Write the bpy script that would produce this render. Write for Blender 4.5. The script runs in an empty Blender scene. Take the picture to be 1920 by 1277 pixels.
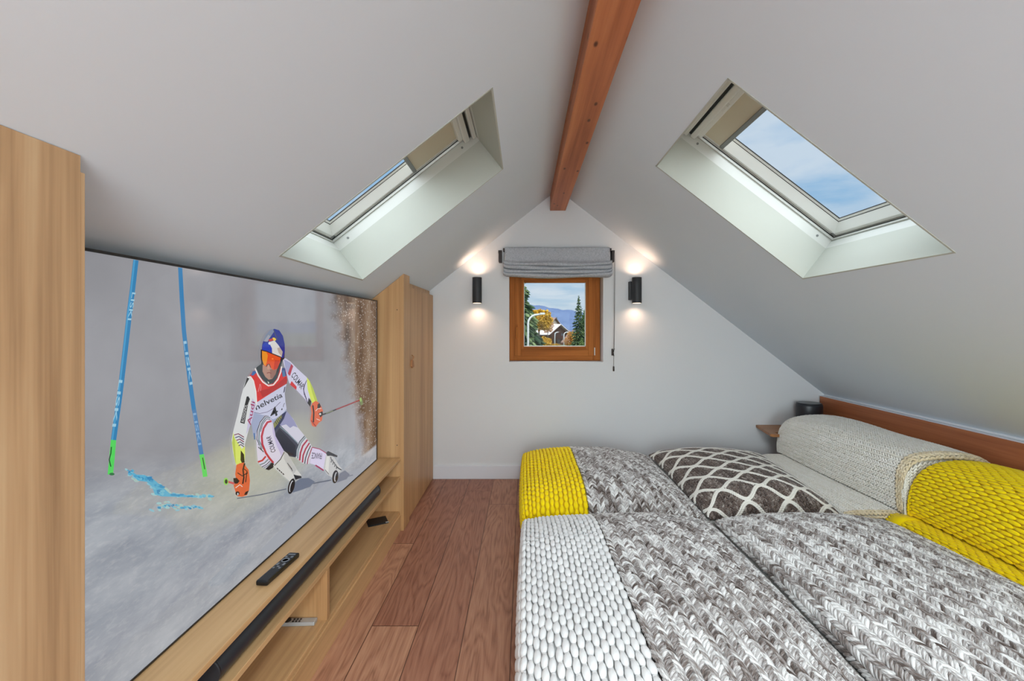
import bpy, bmesh, math, random
import numpy as np
from mathutils import Vector, Matrix
R = math.radians
random.seed(7)
rng = np.random.default_rng(11)
COL = bpy.context.scene.collection

# ------------------------------------------------------------------ helpers
def lin(c):
    out = []
    for v in c:
        v /= 255.0
        out.append(v / 12.92 if v <= 0.04045 else ((v + 0.055) / 1.055) ** 2.4)
    return tuple(out) + (1.0,)

def tag(o, label=None, cat=None, group=None, kind=None):
    if label: o['label'] = label
    if cat: o['category'] = cat
    if group: o['group'] = group
    if kind: o['kind'] = kind
    return o

def empty(name, loc=(0, 0, 0), label=None, cat=None, group=None):
    o = bpy.data.objects.new(name, None)
    o.empty_display_size = 0.05
    o.location = loc
    COL.objects.link(o)
    return tag(o, label, cat, group)

class B:
    """collects shapes given in world metres; build() links them as one mesh object"""
    def __init__(self): self.bm = bmesh.new()
    def box(self, x0, x1, y0, y1, z0, z1, bev=0.0, M=None, mi=0):
        r = bmesh.ops.create_cube(self.bm, size=1.0)
        vs = r['verts']
        for v in vs:
            v.co = Vector(((x0 + x1) / 2 + v.co.x * (x1 - x0), (y0 + y1) / 2 + v.co.y * (y1 - y0), (z0 + z1) / 2 + v.co.z * (z1 - z0)))
        fs = set(f for v in vs for f in v.link_faces)
        if bev > 0:
            es = list(set(e for f in fs for e in f.edges))
            rr = bmesh.ops.bevel(self.bm, geom=es, offset=bev, segments=2, profile=0.6, affect='EDGES')
            vs = list(set(rr['verts']) | set(v for v in vs if v.is_valid))
            fs = set(f for v in vs for f in v.link_faces)
        for f in fs: f.material_index = mi
        if M is not None:
            for v in vs: v.co = M @ v.co
        return self
    def tube(self, pts, r, seg=10, cap=True, mi=0, r1=None):
        pts = [Vector(p) for p in pts]
        rings = []
        up = Vector((0, 0, 1))
        prev = None
        for i, p in enumerate(pts):
            d = (pts[min(i + 1, len(pts) - 1)] - pts[max(i - 1, 0)]).normalized()
            if prev is None:
                a = d.cross(up)
                if a.length < 1e-3: a = d.cross(Vector((1, 0, 0)))
                a.normalize()
            else:
                a = (prev - d * prev.dot(d)).normalized()
            prev = a
            b = d.cross(a)
            rr = r if r1 is None else r + (r1 - r) * i / (len(pts) - 1)
            rings.append([self.bm.verts.new(p + a * rr * math.cos(2 * math.pi * k / seg) + b * rr * math.sin(2 * math.pi * k / seg)) for k in range(seg)])
        for i in range(len(rings) - 1):
            for k in range(seg):
                f = self.bm.faces.new((rings[i][k], rings[i][(k + 1) % seg], rings[i + 1][(k + 1) % seg], rings[i + 1][k]))
                f.smooth = True; f.material_index = mi
        if cap:
            for q in (rings[0][::-1], rings[-1]):
                f = self.bm.faces.new(q); f.material_index = mi
        return self
    def lathe(self, prof, cx, cy, seg=32, sx=1.0, sy=1.0, mi=0, smooth=True):
        rings = [[self.bm.verts.new((cx + sx * r * math.cos(2 * math.pi * k / seg), cy + sy * r * math.sin(2 * math.pi * k / seg), z)) for k in range(seg)] for r, z in prof]
        for i in range(len(rings) - 1):
            for k in range(seg):
                f = self.bm.faces.new((rings[i][k], rings[i][(k + 1) % seg], rings[i + 1][(k + 1) % seg], rings[i + 1][k]))
                f.smooth = smooth; f.material_index = mi
        self.bm.faces.new(rings[0][::-1]).material_index = mi
        self.bm.faces.new(rings[-1]).material_index = mi
        return self
    def prism(self, poly, vec, mi=0):
        vec = Vector(vec)
        a = [self.bm.verts.new(p) for p in poly]
        b = [self.bm.verts.new(Vector(p) + vec) for p in poly]
        n = len(a)
        fs = [self.bm.faces.new(a[::-1]), self.bm.faces.new(b)]
        for i in range(n): fs.append(self.bm.faces.new((a[i], a[(i + 1) % n], b[(i + 1) % n], b[i])))
        for f in fs: f.material_index = mi
        return self
    def face(self, pts, mi=0):
        f = self.bm.faces.new([self.bm.verts.new(p) for p in pts]); f.material_index = mi
        return f
    def build(self, name, mat, parent=None, origin=None):
        bmesh.ops.recalc_face_normals(self.bm, faces=self.bm.faces[:])
        me = bpy.data.meshes.new(name)
        self.bm.to_mesh(me); self.bm.free()
        mats = mat if isinstance(mat, (list, tuple)) else [mat]
        for m in mats: me.materials.append(m)
        o = bpy.data.objects.new(name, me)
        COL.objects.link(o)
        place(o, parent, origin)
        return o

def wloc(p):
    v = Vector(p.location)
    while p.parent: p = p.parent; v += Vector(p.location)
    return v

def place(o, parent, origin=None):
    """mesh was written in world metres: move its origin to the parent's or the given spot"""
    if parent is not None:
        o.parent = parent
        off = wloc(parent)
    elif origin is not None:
        off = Vector(origin); o.location = off
    else: return
    o.data.transform(Matrix.Translation(-off))

def struct(o): o['kind'] = 'structure'; return o

# ------------------------------------------------------------------ materials
def new_mat(name):
    m = bpy.data.materials.new(name); m.use_nodes = True
    nt = m.node_tree
    return m, nt, nt.nodes['Principled BSDF']
def nd(nt, t, **k):
    n = nt.nodes.new(t)
    for a, v in k.items():
        if a in n.inputs.keys() if isinstance(a, str) else False: n.inputs[a].default_value = v
        else: setattr(n, a, v)
    return n
def L(nt, a, b): nt.links.new(a, b)
def ramp(nt, fac, stops):
    r = nt.nodes.new('ShaderNodeValToRGB')
    e = r.color_ramp.elements
    e[0].position = stops[0][0]; e[0].color = stops[0][1]
    e[1].position = stops[-1][0]; e[1].color = stops[-1][1]
    for p, c in stops[1:-1]:
        x = e.new(p); x.color = c
    L(nt, fac, r.inputs[0])
    return r.outputs[0]
def mth(nt, op, a, b=None, clamp=False):
    n = nt.nodes.new('ShaderNodeMath'); n.operation = op; n.use_clamp = clamp
    for i, v in enumerate((a, b)):
        if v is None: continue
        if isinstance(v, (int, float)): n.inputs[i].default_value = v
        else: L(nt, v, n.inputs[i])
    return n.outputs[0]
def mixc(nt, fac, a, b):
    n = nt.nodes.new('ShaderNodeMix'); n.data_type = 'RGBA'
    for s, v in ((n.inputs[0], fac), (n.inputs[6], a), (n.inputs[7], b)):
        if isinstance(v, (int, float, tuple)): s.default_value = v
        else: L(nt, v, s)
    return n.outputs[2]
def coords(nt, scale=(1, 1, 1), src='Object', loc=(0, 0, 0)):
    tc = nt.nodes.new('ShaderNodeTexCoord'); mp = nt.nodes.new('ShaderNodeMapping')
    mp.inputs['Scale'].default_value = scale; mp.inputs['Location'].default_value = loc
    L(nt, tc.outputs[src], mp.inputs[0]); return mp.outputs[0]
def noise(nt, vec, scale=5, detail=3, rough=0.5, dist=0.0):
    n = nt.nodes.new('ShaderNodeTexNoise')
    n.inputs['Scale'].default_value = scale; n.inputs['Detail'].default_value = detail
    n.inputs['Roughness'].default_value = rough; n.inputs['Distortion'].default_value = dist
    L(nt, vec, n.inputs['Vector']); return n.outputs['Fac']
def bump(nt, bs, h, strength=0.2, dist=0.002):
    b = nt.nodes.new('ShaderNodeBump'); b.inputs['Strength'].default_value = strength; b.inputs['Distance'].default_value = dist
    L(nt, h, b.inputs['Height']); L(nt, b.outputs[0], bs.inputs['Normal'])

def plain(name, rgb, rough=0.6, metal=0.0, spec=0.5, var=0.0, vs=8.0):
    m, nt, bs = new_mat(name)
    c = lin(rgb)
    if var:
        f = noise(nt, coords(nt), vs, 4)
        a = tuple(max(0, x * (1 - var)) for x in c[:3]) + (1,); b = tuple(min(1, x * (1 + var)) for x in c[:3]) + (1,)
        L(nt, ramp(nt, f, [(0.3, a), (0.7, b)]), bs.inputs['Base Color'])
    else: bs.inputs['Base Color'].default_value = c
    bs.inputs['Roughness'].default_value = rough; bs.inputs['Metallic'].default_value = metal
    bs.inputs['Specular IOR Level'].default_value = spec
    return m

def plaster(name, rgb, bstr=0.12, bs_=60):
    m, nt, bs = new_mat(name)
    v = coords(nt)
    f = noise(nt, v, 1.3, 3)
    c = lin(rgb)
    L(nt, ramp(nt, f, [(0.3, tuple(x * 0.97 for x in c[:3]) + (1,)), (0.7, c)]), bs.inputs['Base Color'])
    bs.inputs['Roughness'].default_value = 0.85; bs.inputs['Specular IOR Level'].default_value = 0.2
    bump(nt, bs, noise(nt, v, bs_, 4, 0.6), bstr, 0.002)
    return m

def wood(name, axis, light, mid, dark, rough=0.45, scale=1.0, knots=False, stretch=14.0, contrast=1.0, spec=0.4):
    """axis = grain direction"""
    m, nt, bs = new_mat(name)
    s = [stretch * scale] * 3; s['xyz'.index(axis)] = 0.7 * scale
    v = coords(nt, tuple(s))
    n1 = noise(nt, v, 1.0, 5, 0.55, 0.6)
    s2 = [90 * scale] * 3; s2['xyz'.index(axis)] = 1.6 * scale
    n2 = noise(nt, coords(nt, tuple(s2)), 1.0, 3, 0.6)
    f = mth(nt, 'ADD', mth(nt, 'MULTIPLY', n1, 0.72), mth(nt, 'MULTIPLY', n2, 0.28))
    lo, hi = 0.5 - 0.16 / contrast, 0.5 + 0.16 / contrast
    c = ramp(nt, f, [(lo, lin(dark)), (0.5, lin(mid)), (hi, lin(light))])
    if knots:
        vo = nt.nodes.new('ShaderNodeTexVoronoi'); vo.inputs['Scale'].default_value = 1.0; vo.voronoi_dimensions = '2D'
        sx_ = nt.nodes.new('ShaderNodeSeparateXYZ'); L(nt, coords(nt), sx_.inputs[0]); cx_ = nt.nodes.new('ShaderNodeCombineXYZ')
        L(nt, mth(nt, 'MULTIPLY', sx_.outputs[1], 4.2), cx_.inputs[0]); L(nt, mth(nt, 'MULTIPLY', mth(nt, 'ADD', sx_.outputs[0], sx_.outputs[2]), 9.0), cx_.inputs[1])
        L(nt, cx_.outputs[0], vo.inputs['Vector'])
        k = ramp(nt, vo.outputs['Distance'], [(0.035, (1, 1, 1, 1)), (0.085, (0, 0, 0, 1))])
        c = mixc(nt, k, c, lin(tuple(x * 0.62 for x in dark)))
    L(nt, c, bs.inputs['Base Color'])
    bs.inputs['Roughness'].default_value = rough; bs.inputs['Specular IOR Level'].default_value = spec
    bump(nt, bs, n2, 0.08, 0.001)
    return m

M = {}
M['wall'] = plaster('white wall paint', (222, 224, 226), 0.25, 28)
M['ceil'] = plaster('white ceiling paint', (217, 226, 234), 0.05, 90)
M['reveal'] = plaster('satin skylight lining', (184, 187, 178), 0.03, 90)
M['skirt'] = plain('white skirting paint', (222, 224, 230), 0.35)
M['vwhite'] = plain('white lacquered window profile', (224, 227, 222), 0.3)
M['vgrey'] = plain('painted roof window frame', (198, 200, 194), 0.4)
M['oak_v'] = wood('oak veneer upright', 'z', (204, 162, 114), (190, 147, 100), (166, 124, 82), 0.42)
M['oak_y'] = wood('oak veneer lengthwise', 'y', (216, 178, 130), (204, 164, 116), (182, 142, 98), 0.4)
M['oak_near'] = wood('oak veneer pale upright', 'z', (196, 164, 126), (178, 142, 104), (146, 112, 80), 0.45, 0.8, contrast=1.2)
M['beam'] = wood('stained pine beam', 'y', (206, 134, 86), (186, 112, 68), (152, 84, 48), 0.45, 0.7, knots=True)
M['frame'] = wood('stained spruce window', 'z', (198, 124, 62), (174, 104, 48), (140, 80, 35), 0.6, spec=.12)
M['frame_x'] = wood('stained spruce window rail', 'x', (198, 124, 62), (174, 104, 48), (140, 80, 35), 0.6, spec=.12)
M['head'] = wood('dark stained headboard', 'y', (190, 120, 78), (166, 100, 64), (134, 76, 48), 0.4, 0.8)
M['sideshelf'] = wood('oak bedside shelf', 'x', (184, 134, 88), (164, 114, 72), (134, 90, 56), 0.4)
M['black'] = plain('black metal', (20, 20, 22), 0.45)
M['lamp'] = plain('anthracite lamp shell', (44, 46, 50), 0.55)
M['blacksoft'] = plain('black speaker grille', (38, 40, 46), 0.38)
M['leather'] = plain('tan leather', (176, 122, 78), 0.6)
M['silver'] = plain('silver plastic', (186, 188, 188), 0.35, 0.3)
M['brown'] = plain('dark brown metal', (44, 32, 28), 0.5)
M['shade'] = plain('beige blind fabric', (206, 200, 178), 0.8)
M['gasket'] = plain('black rubber gasket', (22, 24, 24), 0.6)
M['greyal'] = plain('grey aluminium rail', (128, 130, 128), 0.4, 0.5)
M['mattress'] = plain('white mattress ticking', (206, 204, 198), 0.8)
M['cord'] = plain('grey cord', (96, 96, 98), 0.7)

# roman blind linen
def linen():
    m, nt, bs = new_mat('grey linen')
    v = coords(nt)
    a = noise(nt, coords(nt, (900, 60, 60)), 1, 2); b = noise(nt, coords(nt, (60, 60, 900)), 1, 2)
    f = mth(nt, 'MULTIPLY', mth(nt, 'ADD', a, b), 0.5)
    L(nt, ramp(nt, f, [(0.38, lin((150, 154, 161))), (0.62, lin((204, 207, 212)))]), bs.inputs['Base Color'])
    bs.inputs['Roughness'].default_value = 0.9; bs.inputs['Specular IOR Level'].default_value = 0.1
    bump(nt, bs, f, 0.4, 0.001)
    return m
M['linen'] = linen()

def glass():
    m = bpy.data.materials.new('window glass'); m.use_nodes = True
    nt = m.node_tree; nt.nodes.clear()
    out = nt.nodes.new('ShaderNodeOutputMaterial'); mix = nt.nodes.new('ShaderNodeMixShader')
    tr = nt.nodes.new('ShaderNodeBsdfTransparent'); gl = nt.nodes.new('ShaderNodeBsdfGlossy')
    gl.inputs['Roughness'].default_value = 0.02; tr.inputs[0].default_value = (0.97, 0.985, 0.98, 1)
    lw = nt.nodes.new('ShaderNodeLayerWeight'); lw.inputs['Blend'].default_value = .5
    fr = mth(nt, 'ADD', mth(nt, 'MULTIPLY', mth(nt, 'POWER', lw.outputs['Facing'], 5.0), .45), .002)
    L(nt, fr, mix.inputs[0]); L(nt, tr.outputs[0], mix.inputs[1]); L(nt, gl.outputs[0], mix.inputs[2]); L(nt, mix.outputs[0], out.inputs[0])
    return m
M['glass'] = glass()

def floor_mat():
    m, nt, bs = new_mat('brown oak boards')
    tc = nt.nodes.new('ShaderNodeTexCoord'); sp = nt.nodes.new('ShaderNodeSeparateXYZ'); L(nt, tc.outputs['Object'], sp.inputs[0])
    W = 0.195
    px = mth(nt, 'DIVIDE', mth(nt, 'ADD', sp.outputs[0], 0.05 + W * 40), W)
    ix = mth(nt, 'FLOOR', px); fx = mth(nt, 'FRACT', px)
    wn = nt.nodes.new('ShaderNodeTexWhiteNoise'); wn.noise_dimensions = '1D'; L(nt, ix, wn.inputs['W'])
    py = mth(nt, 'DIVIDE', mth(nt, 'ADD', sp.outputs[1], mth(nt, 'ADD', mth(nt, 'MULTIPLY', wn.outputs['Value'], 1.9), 19.35)), 1.9)
    iy = mth(nt, 'FLOOR', py); fy = mth(nt, 'FRACT', py)
    wn2 = nt.nodes.new('ShaderNodeTexWhiteNoise'); wn2.noise_dimensions = '2D'
    cb = nt.nodes.new('ShaderNodeCombineXYZ'); L(nt, ix, cb.inputs[0]); L(nt, iy, cb.inputs[1]); L(nt, cb.outputs[0], wn2.inputs['Vector'])
    rnd = wn2.outputs['Value']
    # grain: contour lines of a stretched noise, different on each board
    cv = nt.nodes.new('ShaderNodeCombineXYZ')
    L(nt, mth(nt, 'MULTIPLY', sp.outputs[0], 9.0), cv.inputs[0]); L(nt, mth(nt, 'MULTIPLY', sp.outputs[1], 1.3), cv.inputs[1]); L(nt, mth(nt, 'MULTIPLY', rnd, 57.0), cv.inputs[2])
    n = noise(nt, cv.outputs[0], 1.0, 3, 0.5, 0.35)
    rings = mth(nt, 'ABSOLUTE', mth(nt, 'SUBTRACT', mth(nt, 'FRACT', mth(nt, 'MULTIPLY', n, 11.0)), 0.5))
    cf = nt.nodes.new('ShaderNodeCombineXYZ')
    L(nt, mth(nt, 'MULTIPLY', sp.outputs[0], 160.0), cf.inputs[0]); L(nt, mth(nt, 'MULTIPLY', sp.outputs[1], 5.0), cf.inputs[1]); L(nt, mth(nt, 'MULTIPLY', rnd, 31.0), cf.inputs[2])
    fine = noise(nt, cf.outputs[0], 1.0, 3, 0.6)
    g = mth(nt, 'ADD', mth(nt, 'MULTIPLY', rings, 0.55), mth(nt, 'MULTIPLY', fine, 0.65))
    c = ramp(nt, g, [(0.15, lin((130, 86, 66))), (0.42, lin((174, 124, 100))), (0.75, lin((196, 148, 120)))])
    tint = ramp(nt, rnd, [(0.0, lin((218, 202, 198))), (0.5, lin((236, 230, 226))), (1.0, lin((255, 255, 248)))])
    mm = nt.nodes.new('ShaderNodeMix'); mm.data_type = 'RGBA'; mm.blend_type = 'MULTIPLY'; mm.inputs[0].default_value = 1.0
    L(nt, c, mm.inputs[6]); L(nt, tint, mm.inputs[7])
    ex = mth(nt, 'MINIMUM', fx, mth(nt, 'SUBTRACT', 1.0, fx)); ey = mth(nt, 'MULTIPLY', mth(nt, 'MINIMUM', fy, mth(nt, 'SUBTRACT', 1.0, fy)), 1.9 / W)
    e = mth(nt, 'MINIMUM', ex, ey)
    seam = ramp(nt, e, [(0.004, (1, 1, 1, 1)), (0.012, (0, 0, 0, 1))])
    L(nt, mixc(nt, seam, mm.outputs[2], lin((76, 46, 34))), bs.inputs['Base Color'])
    bs.inputs['Roughness'].default_value = 0.42; bs.inputs['Specular IOR Level'].default_value = 0.35
    bump(nt, bs, mth(nt, 'SUBTRACT', fine, seam), 0.12, 0.001)
    return m
M['floor'] = floor_mat()

def yarn(name, cols, fuzz=0.3, hi=900.0, use_tone=True, amp=1.0):
    """cols: dark, mid, light; the per-strand 'tone' attribute is the yarn's own dye"""
    m, nt, bs = new_mat(name)
    at = nt.nodes.new('ShaderNodeAttribute'); at.attribute_name = 'tone'
    pl = nt.nodes.new('ShaderNodeAttribute'); pl.attribute_name = 'ply'
    al = nt.nodes.new('ShaderNodeAttribute'); al.attribute_name = 'along'
    cb = nt.nodes.new('ShaderNodeCombineXYZ')
    L(nt, mth(nt, 'MULTIPLY', pl.outputs['Fac'], 9.0), cb.inputs[0]); L(nt, mth(nt, 'MULTIPLY', al.outputs['Fac'], 0.8), cb.inputs[1]); L(nt, mth(nt, 'MULTIPLY', at.outputs['Fac'], 61.0), cb.inputs[2])
    n = noise(nt, cb.outputs[0], 1.0, 3, 0.6)
    n2 = noise(nt, coords(nt), 14.0, 3, 0.6)
    f = mth(nt, 'ADD', at.outputs['Fac'], mth(nt, 'ADD', mth(nt, 'MULTIPLY', mth(nt, 'SUBTRACT', n, 0.5), 1.5 * amp), mth(nt, 'MULTIPLY', mth(nt, 'SUBTRACT', n2, 0.5), 0.55 * amp)), True)
    k = len(cols)
    L(nt, ramp(nt, f, [(0.08 + 0.84 * i / (k - 1), lin(c)) for i, c in enumerate(cols)]), bs.inputs['Base Color'])
    bs.inputs['Roughness'].default_value = 0.85; bs.inputs['Specular IOR Level'].default_value = 0.15
    bs.inputs['Sheen Weight'].default_value = fuzz; bs.inputs['Sheen Roughness'].default_value = 0.5
    bump(nt, bs, n, 0.35, 0.0015)
    return m
M['y_grey'] = yarn('grey brown marled yarn', [(66, 54, 48), (122, 110, 104), (182, 178, 176), (240, 240, 238)])
M['y_brown'] = yarn('dark brown marled yarn', [(62, 48, 42), (108, 92, 84), (188, 180, 172)], amp=1.2)
M['y_white'] = yarn('white yarn', [(222, 222, 222), (240, 240, 238)], amp=0.3)
M['y_cream'] = yarn('cream yarn', [(230, 226, 214), (246, 244, 238)], amp=0.4)
M['y_beige'] = yarn('beige trim yarn', [(216, 198, 162), (238, 226, 200)], amp=0.4)
M['y_yellow'] = yarn('yellow yarn', [(250, 214, 0), (255, 232, 14)], amp=0.3, fuzz=0.1)

# ------------------------------------------------------------------ the room
FLOOR_Y0, WALL_Y = -2.2, 3.515
zl = lambda x: 2.16 + 0.79 * x            # underside of the left roof slope
zr = lambda x: 2.5937 - 0.767 * x         # underside of the right roof slope
XA = 0.2786; ZA = 2.38
XL, XR = -1.16, 2.475

def slope(xa, sgn, t):
    """frame of a roof slope: s runs down the slope, y along the ridge, d outwards"""
    c = 1 / math.sqrt(1 + t * t); s = t * c
    m = Matrix(((sgn * c, 0, sgn * s, XA), (0, 1, 0, 0), (-s, 0, c, ZA), (0, 0, 0, 1)))
    return m, c
ML, CL = slope(XA, -1, 0.79); MR, CR = slope(XA, 1, 0.767)

b = B(); b.box(-1.2, 2.5, FLOOR_Y0, WALL_Y + 0.02, -0.12, 0.0)
struct(b.build('floor', M['floor']))

TH = 0.19
def roof(name, Mx, s_end, s0, s1, ys):
    b = B()
    y = FLOOR_Y0 - 0.1
    for (a, c) in ys + [(WALL_Y + 0.2, None)]:
        b.box(0, s_end, y, a, 0, TH, M=Mx)
        if c is None: break
        b.box(0, s0, a, c, 0, TH, M=Mx); b.box(s1, s_end, a, c, 0, TH, M=Mx)
        y = c
    bmesh.ops.remove_doubles(b.bm, verts=b.bm.verts[:], dist=1e-5)
    return struct(b.build(name, M['ceil']))
SL0, SL1 = (XA + 0.108) / CL, (XA + 0.843) / CL
SR0, SR1 = (0.6765 - XA) / CR, (1.431 - XA) / CR
YL = (1.468, 2.225); YR = (1.4125, 2.185)
roof('ceiling_left', ML, 1.86, SL0, SL1, [(-1.5, -0.75), YL])
roof('ceiling_right', MR, 2.78, SR0, SR1, [(-1.5, -0.75), YR])

# far gable wall with the window opening
WX0, WX1, WZ0, WZ1 = -0.1208, 0.6546, 0.961, 1.742
b = B()
Y0, Y1 = WALL_Y, WALL_Y + 0.22
def gpiece(pts): b.prism([(x, Y0, z) for x, z in pts], (0, Y1 - Y0, 0))
gpiece([(XL - .1, 0), (WX0, 0), (WX0, zl(WX0) + .02), (XL - .1, zl(XL - .1) + .02)])
gpiece([(WX1, 0), (XR + .1, 0), (XR + .1, zr(XR + .1) + .02), (WX1, zr(WX1) + .02)])
gpiece([(WX0, 0), (WX1, 0), (WX1, WZ0), (WX0, WZ0)])
gpiece([(WX0, WZ1), (WX1, WZ1), (WX1, zr(WX1) + .02), (XA, ZA + .02), (WX0, zl(WX0) + .02)])
struct(b.build('wall_far', M['wall']))
# knee walls and rear gable wall (with an invented glazed door behind the camera)
b = B(); b.box(XL - .08, XL, FLOOR_Y0, WALL_Y, 0, zl(XL)); struct(b.build('wall_left', M['wall']))
b = B(); b.box(XR, XR + .08, FLOOR_Y0, WALL_Y, 0, zr(XR)); struct(b.build('wall_right', M['wall']))
b = B()
def rpiece(pts): b.prism([(x, FLOOR_Y0, z) for x, z in pts], (0, -0.15, 0))
DX0, DX1, DZ = -0.5, 1.1, 1.65
rpiece([(XL - .1, 0), (DX0, 0), (DX0, zl(DX0)), (XL - .1, zl(XL - .1))])
rpiece([(DX1, 0), (XR + .1, 0), (XR + .1, zr(XR + .1)), (DX1, zr(DX1))])
rpiece([(DX0, DZ), (DX1, DZ), (DX1, zr(DX1)), (XA, ZA), (DX0, zl(DX0))])
struct(b.build('wall_back', M['wall']))
dr = struct(empty('door_added_1', (0.3, FLOOR_Y0 - 0.08, 0)))  # unseen balcony door, put in to bring light from behind
b = B()
for x0, x1, z0, z1 in ((DX0, DX0 + .07, 0, DZ), (DX1 - .07, DX1, 0, DZ), (DX0 + .07, DX1 - .07, 0, .1), (DX0 + .07, DX1 - .07, DZ - .07, DZ), (.26, .34, .1, DZ - .07)):
    b.box(x0, x1, FLOOR_Y0 - .11, FLOOR_Y0 - .05, z0, z1)
b.build('door_frame', M['frame'], dr)
b = B(); b.box(DX0 + .07, DX1 - .07, FLOOR_Y0 - .085, FLOOR_Y0 - .075, .1, DZ - .07); b.build('glass_pane', M['glass'], dr)

b = B(); b.box(-0.745, XR, WALL_Y - 0.014, WALL_Y, 0, 0.112, 0.004)
struct(b.build('baseboard_far', M['skirt']))
b = B(); b.box(2.436, XR, 0.4, WALL_Y, 0.6818, 0.6865)
struct(b.build('trim_1', M['skirt']))

# roof beam
b = B(); b.prism([(0.2175, 0, 2.208), (0.344, 0, 2.208), (0.344, 0, zr(0.344) + .01), (0.2175, 0, zl(0.2175) + .01)], (0, WALL_Y - FLOOR_Y0, 0))
o = b.build('roof_beam', M['beam']); o.data.transform(Matrix.Translation((0, FLOOR_Y0, 0)))
tag(o, 'stained pine ridge beam with dark knots running along the ceiling peak', 'beam')

# ------------------------------------------------------------------ roof windows
def skylight(name, Mx, s0, s1, y0, y1, cover, label_side, wide_bar):
    D0 = TH
    root = struct(empty(name, Mx @ Vector(((s0 + s1) / 2, (y0 + y1) / 2, D0))))
    # painted lining of the shaft
    b = B(); t = 0.006
    b.box(s0 - .001, s0 + t, y0, y1, -0.0015, D0, M=Mx); b.box(s1 - t, s1 + .001, y0, y1, -0.0015, D0, M=Mx)
    b.box(s0, s1, y0 - .001, y0 + t, -0.0015, D0, M=Mx); b.box(s0, s1, y1 - t, y1 + .001, -0.0015, D0, M=Mx)
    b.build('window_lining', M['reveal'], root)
    def ring(b, a0, a1, c0, c1, w, d0, d1, bev=0.0, ws=None):
        wt, wb = ws or (w, w)
        b.box(a0, a1, c0, c0 + w, d0, d1, bev, Mx); b.box(a0, a1, c1 - w, c1, d0, d1, bev, Mx)
        b.box(a0, a0 + wt, c0 + w, c1 - w, d0, d1, bev, Mx); b.box(a1 - wb, a1, c0 + w, c1 - w, d0, d1, bev, Mx)
    # fixed outer frame, two stepped profiles with a groove between
    b = B()
    ring(b, s0 - .03, s1 + .03, y0 - .03, y1 + .03, .036, D0, D0 + .045)
    ring(b, s0 - .03, s1 + .03, y0 - .03, y1 + .03, .030, D0 + .045, D0 + .055)
    ring(b, s0 - .03, s1 + .03, y0 - .03, y1 + .03, .038, D0 + .055, D0 + .122)
    b.build('window_frame', M['vgrey'], root)
    b = B(); ring(b, s0 + .0078, s1 - .0078, y0 + .0078, y1 - .0078, .0022, D0 + .066, D0 + .070); b.build('seal', M['gasket'], root)
    # sash: face bar, then a wide bevel down to the pane
    def sweep(b, inset, prof):
        loops = []
        for w_, d_ in prof:
            q = inset + w_
            loops.append([b.bm.verts.new(Mx @ Vector(p)) for p in ((s0 + q, y0 + q, d_), (s1 - q, y0 + q, d_), (s1 - q, y1 - q, d_), (s0 + q, y1 - q, d_))])
        n_ = len(loops)
        for i in range(n_):
            for k in range(4): b.bm.faces.new((loops[i][k], loops[i][(k + 1) % 4], loops[(i + 1) % n_][(k + 1) % 4], loops[(i + 1) % n_][k]))
    b = B(); sweep(b, .010, [(0, D0 + .124), (0, D0 + .079), (.003, D0 + .075), (.017, D0 + .075), (.020, D0 + .078), (.050, D0 + .112), (.050, D0 + .124)])
    b.build('sash', M['vwhite'], root)
    b = B(); sweep(b, .0602, [(0, D0 + .1122), (.0028, D0 + .1135), (.0028, D0 + .121), (0, D0 + .121)]); b.build('gasket', M['gasket'], root)
    b = B(); sweep(b, .0631, [(0, D0 + .114), (.009, D0 + .1195), (.009, D0 + .124), (0, D0 + .124)]); b.build('glazing_bead', M['vwhite'], root)
    b = B(); sweep(b, .0722, [(0, D0 + .1195), (.0024, D0 + .121), (.0024, D0 + .124), (0, D0 + .124)]); b.build('gasket', M['gasket'], root)
    b = B(); b.box(s0 + .020, s1 - .020, y0 + .020, y1 - .020, D0 + .1245, D0 + .1285, M=Mx); b.build('glass_pane', M['glass'], root)
    # corner cover cap and screw caps
    b = B()
    for yy in (y0 + .016, y1 - .016): b.box(s1 - .034, s1 - .014, yy - .008, yy + .008, D0 + .070, D0 + .0755, .001, Mx)
    b.build('corner_cap', M['greyal'], root)
    for ss in (s0 + .10, s1 - .08):
        b = B(); r = bmesh.ops.create_cone(b.bm, cap_ends=True, segments=14, radius1=.006, radius2=.006, depth=.002)
        T_ = Mx @ Matrix.Translation((ss, y1 - .0072, D0 + .026)) @ Matrix.Rotation(R(90), 4, 'X')
        for v in r['verts']: v.co = T_ @ v.co
        b.build('screw_cap', M['greyal'], root)
    # ventilation flap handle bar across the top
    b = B()
    b.box(s0 + .008, s0 + .030, y0 + .01, y1 - .01, D0 + .02, D0 + .075, .004, Mx)
    b.box(s0 + .045, s0 + .075, y0 + .012, y1 - .012, D0 + .028, D0 + .075, .006, Mx)
    yy = y0 + .55 * (y1 - y0)
    b.box(s0 + .070, s0 + .088, yy, yy + .05, D0 + .03, D0 + .05, .003, Mx)
    b.build('vent_bar', M['vwhite'], root)
    b = B(); b.box(s0 + .031, s0 + .044, y0 + .02, y1 - .02, D0 + .036, D0 + .046, M=Mx); b.build('vent_slot', M['gasket'], root)
    # roller blind: cassette, fabric, rail
    b = B(); b.box(s0 + .074, s0 + .098, y0 + .03, y1 - .03, D0 + .045, D0 + .08, .005, Mx); b.build('blind_cassette', M['vwhite'], root)
    b = B(); b.box(s0 + .095, s0 + cover, y0 + .034, y1 - .034, D0 + .0705, D0 + .0725, M=Mx); b.build('blind_fabric', M['shade'], root)
    b = B(); b.box(s0 + cover, s0 + cover + .022, y0 + .030, y1 - .030, D0 + .064, D0 + .074, .003, Mx); b.build('blind_rail', M['greyal'], root)
    return root
skylight('window_1', ML, SL0, SL1, YL[0], YL[1], 0.36, 'left', True)
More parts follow.
